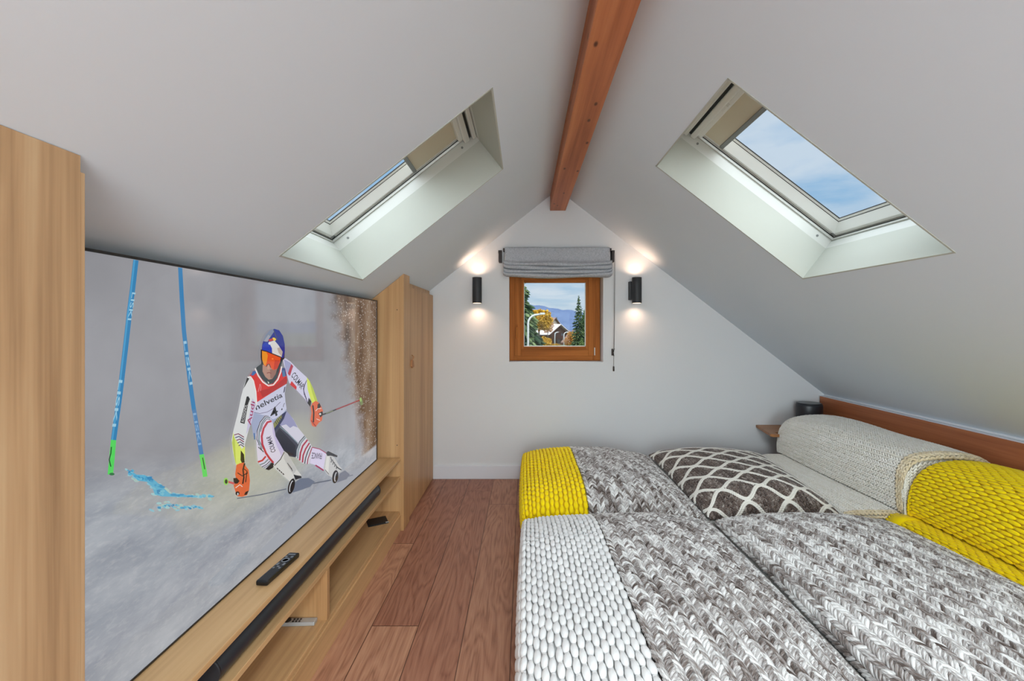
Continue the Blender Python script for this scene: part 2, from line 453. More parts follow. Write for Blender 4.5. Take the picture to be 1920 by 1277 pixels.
skylight('window_2', MR, SR0, SR1, YR[0], YR[1], 0.195, 'right', True)
skylight('window_added_3', ML, SL0, SL1, -1.5, -0.75, 0.12, 'left', True)  # unseen rear roof window, added to let in more light
skylight('window_added_4', MR, SR0, SR1, -1.5, -0.75, 0.12, 'right', True)  # likewise added out of view for its light

# ------------------------------------------------------------------ small gable window
FY = 3.637
root = struct(empty('window_5', ((WX0 + WX1) / 2, FY, WZ0)))
def pane_frame(x0, x1, z0, z1, w, ya, yb, name, bev, parent, wt=None):
    b = B(); wt = wt or w
    b.box(x0, x0 + w, ya, yb, z0, z1, bev); b.box(x1 - w, x1, ya, yb, z0, z1, bev)
    b.box(x0 + w, x1 - w, ya, yb, z0, z0 + w, bev, mi=1); b.box(x0 + w, x1 - w, ya, yb, z1 - wt, z1, bev, mi=1)
    return b.build(name, [M['frame'], M['frame_x']], parent)
pane_frame(WX0 + .0, WX1 - .004, WZ0 + .001, WZ1, .062, FY, FY + .07, 'window_frame', .003, root)
sx0, sx1, sz0, sz1 = -0.078, 0.609, 1.003, 1.707
pane_frame(sx0, sx1, sz0, sz1, .058, FY - .012, FY + .045, 'sash', .004, root)
gx0, gx1, gz0, gz1 = 0.0015, 0.526, 1.0845, 1.632
pane_frame(sx0 + .05, sx1 - .05, sz0 + .05, sz1 - .05, gx0 - (sx0 + .05), FY - .004, FY + .04, 'sash_moulding', .004, root)
b = B()
for x0, x1, z0, z1 in ((gx0 - .004, gx0 + .005, gz0, gz1), (gx1 + .026, gx1 + .033, gz0, gz1)): pass
b.box(gx0 - .002, gx0 + .004, FY + .008, FY + .014, gz0, gz1); b.box(gx1 - .004, gx1 + .003, FY + .008, FY + .014, gz0, gz1)
b.box(gx0, gx1, FY + .008, FY + .014, gz0 - .004, gz0 + .005); b.box(gx0, gx1, FY + .008, FY + .014, gz1 - .004, gz1 + .006)
b.build('glazing_bead', M['vwhite'], root)
b = B(); b.box(gx0 - .02, gx1 + .02, FY + .016, FY + .020, gz0 - .02, gz1 + .02); b.build('glass_pane', M['glass'], root)
b = B(); b.box(.598, .606, FY - .018, FY - .011, 1.008, 1.075, .002); b.build('hinge', M['vwhite'], root)
b = B(); b.box(-.066, -.050, FY - .016, FY - .011, 1.16, 1.27, .003); b.tube([(-.058, FY - .018, 1.245), (-.058, FY - .038, 1.245), (-.058, FY - .038, 1.15)], .006)
b.build('window_handle', M['frame'], root)

# roman blind above the window
BYF = 3.42
root = empty('roman_blind', (.27, BYF, 1.65), 'grey linen roman blind folded up above the small gable window', 'blind')
def fold_sheet():
    # side profile (y offset, z): flat top then four soft folds
    prof = [(0.004, 1.893), (-.004, 1.888), (-.008, 1.86), (-.012, 1.80), (-.018, 1.775)]
    z = 1.775
    for k in range(4):
        prof += [(-.045 - .004 * k, z - .004), (-.060 - .004 * k, z - .016), (-.048, z - .028), (-.02, z - .030)]
        z -= .0305
    n = 40
    bm = bmesh.new(); rows = []
    for i, (dy, zz) in enumerate(prof):
        row = []
        for j in range(n + 1):
            u = j / n; x = -.163 + u * .868
            sag = -.010 * math.sin(math.pi * u) * (1 if i > 4 else 0) + .004 * math.sin(u * 9 + i * .7) * (1 if i > 4 else .2)
            side = (.012 if u < .02 or u > .98 else 0) * (1 if i > 4 else 0)
            row.append(bm.verts.new((x + (0.02 if i < 5 else 0) * (0.5 - u), BYF + .03 + dy + .004 * math.sin(u * 14 + i), zz + sag + side)))
        rows.append(row)
    for i in range(len(rows) - 1):
        for j in range(n):
            bm.faces.new((rows[i][j], rows[i][j + 1], rows[i + 1][j + 1], rows[i + 1][j])).smooth = True
    b = B(); b.bm = bm
    return b
b = fold_sheet(); o = b.build('blind_fabric', M['linen'], root)
sm = o.modifiers.new('soft', 'SUBSURF'); sm.levels = 1; sm.render_levels = 1
so = o.modifiers.new('cloth', 'SOLIDIFY'); so.thickness = .003
b = B(); b.box(-.168, .712, BYF + .034, WALL_Y - .03, 1.862, 1.888, .003); b.build('head_rail', M['brown'], root)
for x0, x1 in ((-.203, -.178), (.713, .732)):
    b = B(); b.box(x0, x1, BYF + .02, WALL_Y, 1.775, 1.868, .002); b.box(x0 - .002, x1 + .002, BYF + .018, BYF + .05, 1.845, 1.868, .002)
    b.build('bracket', M['brown'], root)
b = B(); b.tube([(.735, BYF + .05, 1.85), (.735, 3.46, 1.7), (.735, 3.47, 1.3), (.735, 3.485, .92)], .0016, 6); b.tube([(.742, BYF + .05, 1.85), (.742, 3.46, 1.7), (.740, 3.47, 1.3), (.738, 3.485, 1.05)], .0012, 6)
b.build('pull_cord', M['cord'], root)
b = B(); b.lathe([(.003, .888), (.007, .89), (.006, .925), (.002, .93)], .735, 3.485, 12); b.build('cord_weight', M['brown'], root)
b = B(); b.box(.722, .734, 3.50, WALL_Y, 1.015, 1.07, .003); b.tube([(.728, 3.505, 1.03), (.742, 3.492, 1.072)], .004, 8); b.tube([(.728, 3.505, 1.05), (.738, 3.492, 1.012)], .004, 8)
b.build('cleat', M['brown'], root)

# wall lamps
def sconce(x, label, turn):
    root = empty('wall_lamp', (x, WALL_Y, 1.545), label, 'wall lamp')
    cy = WALL_Y - .075
    b = B(); b.lathe([(.0375, 1.4425), (.038, 1.4435), (.038, 1.6475), (.0375, 1.6485), (.033, 1.6485), (.033, 1.602)], x, cy, 40)
    b.bm.faces.ensure_lookup_table()
    b.build('lamp_tube', M['lamp'], root)
    b = B(); b.box(x - .022 + turn, x + .022 + turn, WALL_Y - .05, WALL_Y, 1.47, 1.62, .003); b.build('wall_plate', M['lamp'], root)
    m, nt, bs = new_mat('warm lamp lens')
    bs.inputs['Emission Color'].default_value = (1, .72, .48, 1); bs.inputs['Emission Strength'].default_value = 2.0
    b = B(); b.lathe([(.031, 1.6035), (.031, 1.606)], x, cy, 24); b.build('lens', m, root)
    b = B(); b.lathe([(.031, 1.4405), (.031, 1.4425)], x, cy, 24); b.build('lens', m, root)
    for z, rx in ((1.437, 0), (1.652, 180)):
        ld = bpy.data.lights.new('lamp_light', 'SPOT'); ld.energy = 2.5; ld.color = (1, .66, .46)
        ld.spot_size = R(150); ld.spot_blend = 1.0; ld.shadow_soft_size = .012
        lo = bpy.data.objects.new('lamp_light', ld); COL.objects.link(lo); lo.parent = root
        lo.location = (0, -.075, z - 1.545); lo.rotation_euler = (R(rx), 0, 0)
sconce(-.376, 'black cylinder wall lamp left of the small window', 0)
sconce(.912, 'black cylinder wall lamp right of the small window, beside the blind cord', -.03)

# ------------------------------------------------------------------ built-in furniture on the left
XF = -.756
root = empty('media_bench', (-.95, 1.6, 0), 'long low oak television bench with open compartments', 'cabinet')
YB0, YB1 = .757, 2.612
b = B(); b.box(-1.14, XF, YB0, YB1, .430, .447, .0015); b.build('top_shelf', M['oak_y'], root)
b = B(); b.box(-1.125, XF, YB0, YB1, .315, .333, .0015); b.build('middle_shelf', M['oak_y'], root)
b = B(); b.box(-1.125, XF - .004, YB0, YB1, .102, .120, .0015); b.build('bottom_shelf', M['oak_y'], root)
b = B(); b.box(-.80, XF + .003, YB0, YB1, 0, .102, .0015); b.build('plinth', M['oak_y'], root)
b = B(); b.box(-1.125, XF, 1.641, 1.662, .120, .315, .001); b.build('divider', M['oak_v'], root)
b = B(); b.box(-1.14, -1.125, YB0, YB1, .12, .43); b.build('back_panel', M['oak_v'], root)
b = B(); b.box(-1.125, XF, YB1, YB1 + .0025, .12, .43); b.build('end_panel', M['oak_v'], root)

# near tall cabinet, cut at the left edge of the frame
root = empty('tall_cabinet', (-.95, .5, 0), 'tall oak cabinet at the left edge of the room before the television', 'cabinet')
zc = zl(-.772) - .002
b = B(); b.prism([(-1.14, 0, 0), (-.792, 0, 0), (-.792, 0, zl(-.792) - .004), (-1.14, 0, zl(-1.14) - .004)], (0, .45, 0)); b.bm.transform(Matrix.Translation((0, .30, 0)))
b.build('cabinet_body', M['oak_near'], root)
b = B(); b.prism([(-.790, 0, 0), (-.772, 0, 0), (-.772, 0, zc), (-.790, 0, zl(-.790) - .002)], (0, .448, 0)); b.bm.transform(Matrix.Translation((0, .295, 0)))
b.build('door', M['oak_near'], root)
b = B(); b.box(-.790, -.7725, .7435, .7515, 0, 1.520, .001); b.build('edge_strip', M['oak_near'], root)

# wardrobe between the television and the far wall
root = empty('wardrobe', (-.95, 3.0, 0), 'oak wardrobe under the left slope with a small leather door pull', 'wardrobe')
b = B(); b.prism([(-1.14, 2.622, 0), (-.765, 2.622, 0), (-.765, 2.622, zl(-.765) - .003), (-1.14, 2.622, zl(-1.14) - .003)], (0, .02, 0)); b.build('side_panel', M['oak_v'], root)
b = B(); b.prism([(-.765, 2.616, 0), (-.736, 2.616, 0), (-.736, 2.616, zl(-.736) - .002), (-.765, 2.616, zl(-.765) - .002)], (0, .134, 0)); b.build('stile', M['oak_v'], root)
b = B(); b.box(-.764, -.744, 2.752, WALL_Y - .016, .010, 1.508, .0012); b.build('door', M['oak_v'], root); 
door = root.children[-1]
b = B(); b.prism([(-.800, 2.75, 1.49), (-.776, 2.75, 1.49), (-.776, 2.75, zl(-.776) - .002), (-.800, 2.75, zl(-.8) - .002)], (0, WALL_Y - 2.752, 0)); b.build('header', M['oak_v'], root)
b = B(); b.box(-1.14, -.766, 2.65, WALL_Y - .002, 0, 1.19); b.build('cabinet_body', M['oak_v'], root)
b = B()
b.prism([(-.7435, 2.812, 1.030), (-.7435, 2.842, 1.028), (-.7435, 2.858, .985), (-.7435, 2.822, .978), (-.7435, 2.806, .99)], (.010, 0, 0))
b.tube([(-.744, 2.826, 1.02), (-.727, 2.826, 1.052), (-.741, 2.826, 1.064)], .0035, 8)
b.build('door_pull', M['leather'], door)
for z in (1.352, .52):
    b = B(); b.box(-.780, -.776, 2.620, 2.6225, z, z + .006); b.build('screw_hole', M['brown'], root)

# ------------------------------------------------------------------ television with its picture
TX, TY, TZ = -.885, 1.72, .4495
tv = empty('television', (TX, TY, TZ), 'large flat television showing a ski racer between blue gate poles', 'television')
b = B(); b.box(TX - .032, TX - .004, .856, 2.572, TZ + .002, 1.408, .003); b.build('back_housing', M['black'], tv)
b = B()
for y0, y1, z0, z1 in ((.852, 2.576, TZ, TZ + .005), (.852, 2.576, 1.4035, 1.410), (.852, .857, TZ, 1.41), (2.563, 2.576, TZ, 1.41)):
    b.box(TX - .012, TX + .0012, y0, y1, z0, z1, .0005)
b.build('bezel', plain('dark bezel metal', (34, 31, 30), .35), tv)
for y in (1.2, 2.25):
    b = B(); b.box(TX - .21, TX - .030, y, y + .03, TZ - .0020, TZ + .02, .004); b.box(TX - .06, TX - .03, y, y + .03, TZ, TZ + .12); b.build('stand', M['black'], tv)

def screen_mats():
    out = []
    # background of the broadcast picture: misty slope, snow, spray against dark brown
    m, nt, bs = new_mat('screen picture ground')
    tc = nt.nodes.new('ShaderNodeTexCoord'); sp = nt.nodes.new('ShaderNodeSeparateXYZ'); L(nt, tc.outputs['Object'], sp.inputs[0])
    y = sp.outputs[1]; z = sp.outputs[2]
    n1 = noise(nt, coords(nt), 2.2, 4); n2 = noise(nt, coords(nt, (1, 1, 3)), 5.0, 5, 0.6)
    mist = ramp(nt, n1, [(.3, lin((128, 128, 132))), (.7, lin((154, 154, 159)))])
    snow = ramp(nt, n2, [(.3, lin((134, 140, 150))), (.7, lin((168, 172, 178)))])
    fine = noise(nt, coords(nt, (1, 1, 2.5)), 38.0, 4, 0.65)
    snow = mixc(nt, mth(nt, 'MULTIPLY', ramp(nt, fine, [(.5, (0, 0, 0, 1)), (.72, (1, 1, 1, 1))]), .35), snow, lin((190, 190, 192)))
    # slope line: z above which there is mist
    hz = mth(nt, 'ADD', mth(nt, 'ADD', .30, mth(nt, 'MULTIPLY', y, -.22)), mth(nt, 'MULTIPLY', mth(nt, 'SUBTRACT', n1, .5), .10))
    fs = ramp(nt, mth(nt, 'ADD', mth(nt, 'MULTIPLY', mth(nt, 'SUBTRACT', hz, z), 6.0), .5), [(.2, (0, 0, 0, 1)), (.8, (1, 1, 1, 1))])
    c = mixc(nt, fs, mist, snow)
    # warm pale snow patch under the second gate
    dy = mth(nt, 'MULTIPLY', mth(nt, 'SUBTRACT', y, -.24), 1.6); dz = mth(nt, 'MULTIPLY', mth(nt, 'SUBTRACT', z, .335), 4.4)
    d = mth(nt, 'ADD', mth(nt, 'MULTIPLY', dy, dy), mth(nt, 'MULTIPLY', dz, dz))
    c = mixc(nt, mth(nt, 'MULTIPLY', ramp(nt, d, [(.0, (1, 1, 1, 1)), (.5, (0, 0, 0, 1))]), .6), c, lin((186, 186, 158)))
    # brown ground at the right with white spray
    edge = mth(nt, 'ADD', mth(nt, 'SUBTRACT', y, mth(nt, 'ADD', .20, mth(nt, 'MULTIPLY', mth(nt, 'SUBTRACT', .93, z), .50))), mth(nt, 'MULTIPLY', mth(nt, 'SUBTRACT', n2, .5), .30))
    fb = ramp(nt, edge, [(0.0, (0, 0, 0, 1)), (.13, (1, 1, 1, 1))])
    above = ramp(nt, z, [(.085, (0, 0, 0, 1)), (.10, (1, 1, 1, 1))])
    fb = mth(nt, 'MULTIPLY', fb, above)
    br = ramp(nt, noise(nt, coords(nt, (1, 1, .5)), 9.0, 4), [(.3, lin((62, 46, 36))), (.5, lin((104, 84, 70))), (.75, lin((140, 124, 108)))])
    vo = nt.nodes.new('ShaderNodeTexVoronoi'); vo.inputs['Scale'].default_value = 70.0
    L(nt, coords(nt, (1, .8, 1)), vo.inputs['Vector'])
    sp1 = ramp(nt, vo.outputs['Distance'], [(.16, (1, 1, 1, 1)), (.30, (0, 0, 0, 1))])
    br = mixc(nt, mth(nt, 'MULTIPLY', sp1, .75), br, lin((190, 186, 180)))
    c = mixc(nt, fb, c, br)
    out.append((m, nt, bs, c))
    m, nt, bs = new_mat('screen picture colours')
    at = nt.nodes.new('ShaderNodeAttribute'); at.attribute_name = 'ink'
    out.append((m, nt, bs, at.outputs['Color']))
    res = []
    for m, nt, bs, c in out:
        bs.inputs['Base Color'].default_value = (.012, .012, .013, 1)
        L(nt, c, bs.inputs['Emission Color']); bs.inputs['Emission Strength'].default_value = 1.0
        bs.inputs['Roughness'].default_value = .06; bs.inputs['Specular IOR Level'].default_value = .5
        res.append(m)
    return res

ART = """P|150 156 166||3502,-327 8639,-231 8639,-38 7047,155 1334,1240 -423,728 -3096,477 -1875,-175
P|95 104 118||-4021,2690 -2826,2336 -1286,1942 -1300,1982 -2836,2372 -4028,2722
P|95 104 118||-505,1763 892,1355 2415,934 2391,999 874,1414 -519,1817
P|110 118 132||3400,678 4933,298 4903,356 3374,732
P|104 114 132||-856,1656 -686,1990 -275,1997 350,1795 883,1452 480,1381 -275,1525
P|112 120 136||3002,631 3298,958 3936,896 4515,499 4125,396
P|40 122 172||-7527,9571 -7606,8888 -7683,8345 -7760,7693 -7834,7111 -7908,6537 -7993,5976 -8052,5577 -7934,5530 -7873,5933 -7786,6503 -7710,7085 -7633,7675 -7555,8335 -7475,8885 -7394,9580
P|70 150 195||-7515,9569 -7593,8884 -7671,8341 -7747,7688 -7822,7104 -7896,6530 -7981,5968 -8041,5569 -8005,5555 -7945,5955 -7860,6520 -7785,7097 -7710,7683 -7633,8338 -7554,8883 -7475,9571
P|80 205 90||-8052,5586 -8088,5197 -8123,4868 -8005,4816 -7969,5150 -7933,5544
P|30 70 40||-8053,5433 -8064,5300 -8100,5173 -8064,5010 -8041,5008 -8076,5165 -8041,5290 -8029,5425
P|40 110 60||-7969,4820 -7973,4812 -7983,4807 -7999,4806 -8019,4809 -8039,4816 -8059,4826 -8074,4838 -8084,4850 -8088,4861 -8084,4870 -8074,4875 -8059,4876 -8039,4873 -8019,4866 -7999,4856 -7983,4844 -7973,4831
P|42 120 172||-6274,9559 -6223,8729 -6155,7904 -6067,7275 -5943,6492 -5817,5763 -5670,5750 -5800,6488 -5927,7279 -6015,7912 -6086,8745 -6138,9584
P|72 120 168||-5816,5790 -5687,5161 -5554,4502 -5401,4475 -5537,5142 -5670,5781
P|90 205 95||-5559,4517 -5482,4157 -5424,3859 -5257,3820 -5317,4124 -5396,4489
P|40 90 50||-5458,4407 -5380,4057 -5341,4050 -5420,4400
T|150 195 215|LISKI|-7554,8789 -7665,8160 -7468,8784
T|150 195 215|LISKI|-7866,6850 -8023,5860 -7785,6828
T|150 190 212|LISKI|-6103,7630 -5890,6464 -6006,7638
T|130 165 200|LISKI|-5781,5693 -5593,4784 -5678,5685
P|132 182 198||-7020,4233 -7059,4228 -7131,4264 -7183,4313 -7175,4338 -7114,4321 -7044,4274
P|150 190 196||-6903,4155 -6923,4139 -6965,4150 -6999,4179 -6998,4205 -6964,4208 -6922,4185
P|132 182 198||-7034,4276 -7066,4282 -7115,4320 -7146,4360 -7135,4373 -7091,4350 -7046,4306
P|150 190 196||-7181,4406 -7205,4410 -7243,4438 -7265,4469 -7257,4480 -7223,4462 -7189,4429
P|150 190 196||-7421,4595 -7439,4581 -7479,4590 -7512,4614 -7512,4635 -7480,4638 -7440,4620
P|132 182 198||-6657,3843 -6704,3846 -6770,3896 -6806,3953 -6784,3976 -6722,3948 -6665,3888
P|160 186 180||-7495,4529 -7522,4529 -7563,4558 -7588,4593 -7577,4608 -7539,4593 -7503,4557
P|132 182 198||-7029,4339 -7058,4325 -7109,4345 -7143,4384 -7136,4413 -7092,4410 -7045,4377
P|160 186 180||-7385,4512 -7420,4509 -7461,4539 -7479,4580 -7459,4601 -7416,4587 -7383,4547
P|160 186 180||-7150,4455 -7168,4434 -7217,4438 -7260,4464 -7266,4492 -7229,4502 -7177,4486
P|150 190 196||-7659,4797 -7682,4796 -7717,4819 -7737,4849 -7727,4864 -7695,4852 -7665,4822
P|132 182 198||-7165,4383 -7200,4392 -7264,4435 -7309,4481 -7301,4495 -7246,4466 -7185,4416
P|160 186 180||-6589,3966 -6616,3960 -6660,3983 -6688,4017 -6680,4036 -6641,4027 -6600,3996
P|160 186 180||-6734,3905 -6756,3887 -6799,3900 -6831,3933 -6829,3963 -6794,3966 -6751,3941
P|132 182 198||-6680,3998 -6715,3989 -6798,4006 -6867,4037 -6870,4058 -6806,4054 -6721,4027
P|132 182 198||-6583,3867 -6617,3859 -6692,3884 -6751,3923 -6750,3947 -6690,3937 -6616,3902
P|150 190 196||-6772,4133 -6801,4130 -6840,4155 -6859,4189 -6844,4207 -6807,4196 -6775,4163
P|132 182 198||-7500,4677 -7530,4665 -7598,4681 -7653,4712 -7654,4735 -7600,4733 -7532,4708
P|150 190 196||-7220,4467 -7259,4463 -7310,4497 -7336,4544 -7318,4569 -7268,4552 -7225,4507
P|160 186 180||-6480,3836 -6509,3831 -6565,3857 -6605,3894 -6600,3914 -6553,3903 -6500,3868
P|150 190 196||-6895,3943 -6937,3941 -7017,3981 -7074,4033 -7067,4058 -7000,4038 -6924,3987
P|150 190 196||-7371,4539 -7393,4521 -7448,4529 -7495,4556 -7498,4582 -7456,4588 -7400,4569
P|160 186 180||-6839,4121 -6878,4126 -6947,4170 -6994,4219 -6984,4238 -6925,4211 -6860,4159
P|160 186 180||-7379,4462 -7410,4446 -7474,4467 -7521,4509 -7518,4541 -7466,4539 -7404,4504
P|150 190 196||-7568,4652 -7590,4642 -7635,4655 -7671,4682 -7669,4702 -7633,4700 -7587,4678
P|132 182 198||-7039,4388 -7080,4389 -7140,4431 -7176,4481 -7160,4502 -7104,4479 -7050,4429
P|150 190 196||-7182,4477 -7223,4469 -7299,4504 -7353,4556 -7344,4586 -7279,4572 -7207,4524
P|150 190 196||-6992,4332 -7023,4320 -7096,4334 -7156,4364 -7159,4386 -7102,4385 -7028,4361
P|160 186 180||-6833,4121 -6867,4111 -6931,4137 -6978,4180 -6973,4207 -6919,4199 -6857,4161
P|132 182 198||-7008,4159 -7036,4151 -7081,4175 -7109,4212 -7099,4234 -7059,4226 -7018,4193
P|132 182 198||-7395,4567 -7427,4546 -7500,4561 -7559,4601 -7561,4636 -7504,4639 -7430,4609
P|150 190 196||-6754,3964 -6779,3962 -6826,3984 -6861,4014 -6857,4030 -6817,4019 -6772,3990
P|132 182 198||-7179,4443 -7211,4436 -7277,4460 -7327,4497 -7324,4519 -7271,4510 -7206,4476
P|160 186 180||-6543,3903 -6582,3892 -6648,3924 -6692,3974 -6681,4005 -6623,3994 -6562,3949
P|160 186 180||-6245,3649 -6292,3650 -6361,3696 -6398,3752 -6377,3778 -6314,3753 -6254,3696
P|132 182 198||-6052,3596 -6083,3586 -6135,3611 -6168,3651 -6157,3677 -6112,3668 -6064,3632
P|150 190 196||-5086,3216 -5132,3214 -5237,3244 -5322,3285 -5325,3305 -5243,3290 -5136,3251
P|132 182 198||-5787,3467 -5834,3464 -5928,3507 -5997,3562 -5990,3590 -5913,3569 -5822,3514
P|160 186 180||-5098,3093 -5154,3095 -5224,3145 -5257,3203 -5228,3227 -5158,3198 -5100,3139
P|160 186 180||-5725,3443 -5760,3454 -5813,3496 -5846,3539 -5833,3550 -5784,3521 -5736,3473
P|160 186 180||-6143,3626 -6178,3606 -6255,3630 -6316,3678 -6315,3716 -6253,3714 -6177,3675
P|150 190 196||-6639,3840 -6677,3850 -6734,3897 -6769,3945 -6755,3959 -6703,3927 -6651,3874
P|150 190 196||-5513,3341 -5558,3343 -5647,3388 -5712,3440 -5705,3462 -5631,3437 -5546,3383
P|132 182 198||-5051,3172 -5102,3187 -5194,3249 -5257,3309 -5245,3325 -5166,3283 -5080,3215
P|132 182 198||-6189,3681 -6227,3683 -6307,3717 -6368,3757 -6366,3774 -6302,3755 -6223,3714
P|132 182 198||-5541,3378 -5573,3357 -5651,3375 -5716,3418 -5720,3453 -5660,3455 -5580,3421
P|150 190 196||-5412,3292 -5457,3293 -5529,3336 -5573,3388 -5558,3412 -5493,3388 -5428,3335
P|160 186 180||-5545,3392 -5591,3391 -5664,3435 -5709,3489 -5692,3514 -5626,3491 -5561,3436
P|160 186 180||-5127,3202 -5179,3197 -5282,3243 -5356,3304 -5349,3335 -5264,3314 -5165,3255
P|160 186 180||-6170,3641 -6206,3635 -6274,3667 -6321,3712 -6313,3738 -6256,3724 -6192,3681
P|150 190 196||-6232,3647 -6253,3626 -6298,3638 -6333,3673 -6332,3706 -6295,3711 -6251,3685
P|150 190 196||-6570,3799 -6620,3807 -6686,3862 -6719,3922 -6694,3942 -6630,3908 -6574,3844
P|150 190 196||-5478,3344 -5512,3322 -5594,3341 -5663,3387 -5667,3426 -5604,3428 -5519,3392
P|160 186 180||-5226,3252 -5263,3256 -5321,3295 -5357,3338 -5343,3354 -5290,3330 -5238,3285
P|150 190 196||-6779,3588 -6800,3578 -6852,3590 -6895,3615 -6898,3634 -6858,3633 -6805,3612
P|132 182 198||-6369,3405 -6394,3405 -6434,3431 -6460,3463 -6452,3477 -6416,3463 -6379,3431
P|160 186 180||-6271,3445 -6289,3425 -6333,3435 -6369,3467 -6371,3497 -6337,3503 -6292,3480
P|132 182 198||-6220,3298 -6247,3287 -6311,3303 -6365,3335 -6368,3357 -6318,3354 -6253,3328
P|160 186 180||-6697,3593 -6726,3594 -6773,3624 -6801,3662 -6791,3679 -6749,3662 -6707,3624
P|132 182 198||-6612,3521 -6646,3532 -6702,3578 -6739,3623 -6729,3634 -6680,3603 -6627,3552
P|160 186 180||-6309,3341 -6346,3348 -6404,3390 -6440,3436 -6428,3451 -6376,3425 -6323,3376
P|132 182 198||-6980,3579 -7019,3589 -7086,3640 -7129,3694 -7118,3710 -7060,3676 -6998,3618
P|150 190 196||-5790,3169 -5834,3178 -5914,3228 -5972,3281 -5964,3297 -5896,3264 -5818,3207
P|150 190 196||-6539,3484 -6574,3475 -6642,3504 -6693,3550 -6689,3578 -6632,3568 -6566,3526
P|160 186 180||-6119,3360 -6154,3352 -6217,3382 -6259,3429 -6249,3457 -6195,3445 -6137,3402
P|132 182 198||-6220,3362 -6240,3353 -6285,3367 -6321,3393 -6322,3412 -6286,3409 -6241,3387
P|160 186 180||-6580,3561 -6614,3565 -6684,3602 -6735,3643 -6732,3658 -6675,3635 -6607,3592
P|132 182 198||-5578,3088 -5616,3093 -5684,3135 -5730,3181 -5720,3198 -5662,3173 -5599,3124
P|160 186 180||-6745,3576 -6778,3585 -6833,3628 -6869,3672 -6860,3684 -6811,3656 -6760,3608
P|132 182 198||-5964,3210 -5989,3192 -6036,3208 -6069,3247 -6064,3279 -6024,3281 -5980,3250
P|132 182 198||-5421,2987 -5468,3002 -5552,3063 -5609,3122 -5597,3137 -5525,3095 -5446,3028
P|160 186 180||-6615,3667 -6632,3653 -6677,3661 -6715,3684 -6719,3706 -6685,3709 -6639,3692
P|150 190 196||-6778,3698 -6807,3683 -6871,3703 -6924,3740 -6925,3769 -6874,3766 -6808,3735
P|150 190 196||-6522,3607 -6550,3606 -6596,3634 -6625,3669 -6616,3686 -6576,3671 -6534,3636
P|132 182 198||-5684,3165 -5716,3158 -5776,3186 -5818,3227 -5812,3251 -5762,3240 -5705,3202
P|150 190 196||-5945,3227 -5987,3224 -6076,3262 -6143,3314 -6140,3339 -6068,3320 -5981,3270
P|150 190 196||-6795,3521 -6822,3517 -6863,3542 -6888,3578 -6878,3596 -6840,3584 -6803,3551
P|160 186 180||-6188,3346 -6214,3336 -6268,3356 -6309,3391 -6307,3415 -6264,3410 -6211,3379
P|150 190 196||-6766,3584 -6794,3570 -6859,3590 -6911,3628 -6911,3656 -6861,3653 -6796,3621
P|160 186 180||-6599,3593 -6632,3585 -6709,3606 -6772,3638 -6775,3659 -6715,3652 -6637,3623
P|86 166 198||-7596,4768 -7538,4622 -7418,4482 -7192,4371 -7051,4207 -6973,3987 -6776,3863 -6197,3617 -5664,3422 -6197,3683 -6542,3842 -6776,4104 -6999,4354 -7247,4546 -7467,4637
P|66 150 190||-6780,4111 -6804,4102 -6852,4120 -6887,4151 -6884,4172 -6845,4167 -6799,4140
P|86 166 198||-6918,4264 -6938,4249 -6983,4260 -7018,4289 -7018,4314 -6983,4317 -6938,4295
P|52 140 184||-7592,4709 -7606,4697 -7639,4702 -7667,4721 -7669,4740 -7642,4744 -7608,4730
P|44 128 176||-7045,4354 -7065,4342 -7108,4354 -7142,4380 -7142,4401 -7107,4401 -7064,4381
P|110 178 200||-7532,4725 -7545,4712 -7580,4717 -7609,4735 -7610,4753 -7584,4758 -7549,4745
P|52 140 184||-7284,4447 -7304,4447 -7330,4467 -7342,4491 -7332,4501 -7307,4491 -7286,4467
P|86 166 198||-7573,4663 -7602,4659 -7646,4685 -7673,4722 -7662,4742 -7622,4730 -7582,4695
P|52 140 184||-6792,4111 -6815,4105 -6865,4122 -6904,4150 -6902,4168 -6862,4162 -6813,4137
P|44 128 176||-7532,4680 -7550,4669 -7579,4681 -7597,4706 -7590,4726 -7564,4726 -7539,4706
P|86 166 198||-7511,4722 -7535,4726 -7570,4755 -7591,4786 -7581,4796 -7549,4778 -7518,4745
P|66 150 190||-7614,4764 -7633,4764 -7668,4782 -7693,4805 -7689,4816 -7660,4806 -7626,4783
P|86 166 198||-6798,3994 -6826,4000 -6875,4034 -6908,4070 -6901,4082 -6858,4059 -6813,4020
P|44 128 176||-7118,4405 -7147,4402 -7205,4427 -7248,4461 -7244,4479 -7197,4467 -7140,4434
P|110 178 200||-7310,4487 -7335,4492 -7378,4523 -7406,4556 -7399,4566 -7362,4546 -7322,4511
P|86 166 198||-7180,4430 -7210,4435 -7265,4470 -7303,4508 -7296,4521 -7250,4499 -7198,4458
P|44 128 176||-7286,4480 -7304,4469 -7338,4479 -7364,4504 -7361,4524 -7333,4524 -7299,4504
P|110 178 200||-6943,4095 -6977,4102 -7029,4142 -7059,4186 -7046,4201 -6998,4175 -6952,4128
P|44 128 176||-7554,4734 -7574,4721 -7623,4727 -7665,4747 -7668,4767 -7630,4772 -7579,4757
P|86 166 198||-7470,4624 -7501,4624 -7553,4658 -7586,4698 -7576,4716 -7530,4698 -7482,4657
P|44 128 176||-7043,4431 -7064,4419 -7117,4426 -7163,4447 -7166,4466 -7125,4469 -7070,4454
P|66 150 190||-7167,4450 -7186,4441 -7216,4454 -7233,4480 -7226,4499 -7198,4497 -7172,4475
P|66 150 190||-7168,4402 -7197,4397 -7236,4423 -7257,4458 -7243,4477 -7206,4466 -7172,4432
P|66 150 190||-6738,3987 -6769,3989 -6827,4022 -6867,4060 -6861,4075 -6812,4057 -6758,4018
P|66 150 190||-6923,4181 -6944,4171 -6975,4185 -6993,4213 -6985,4233 -6956,4231 -6928,4207
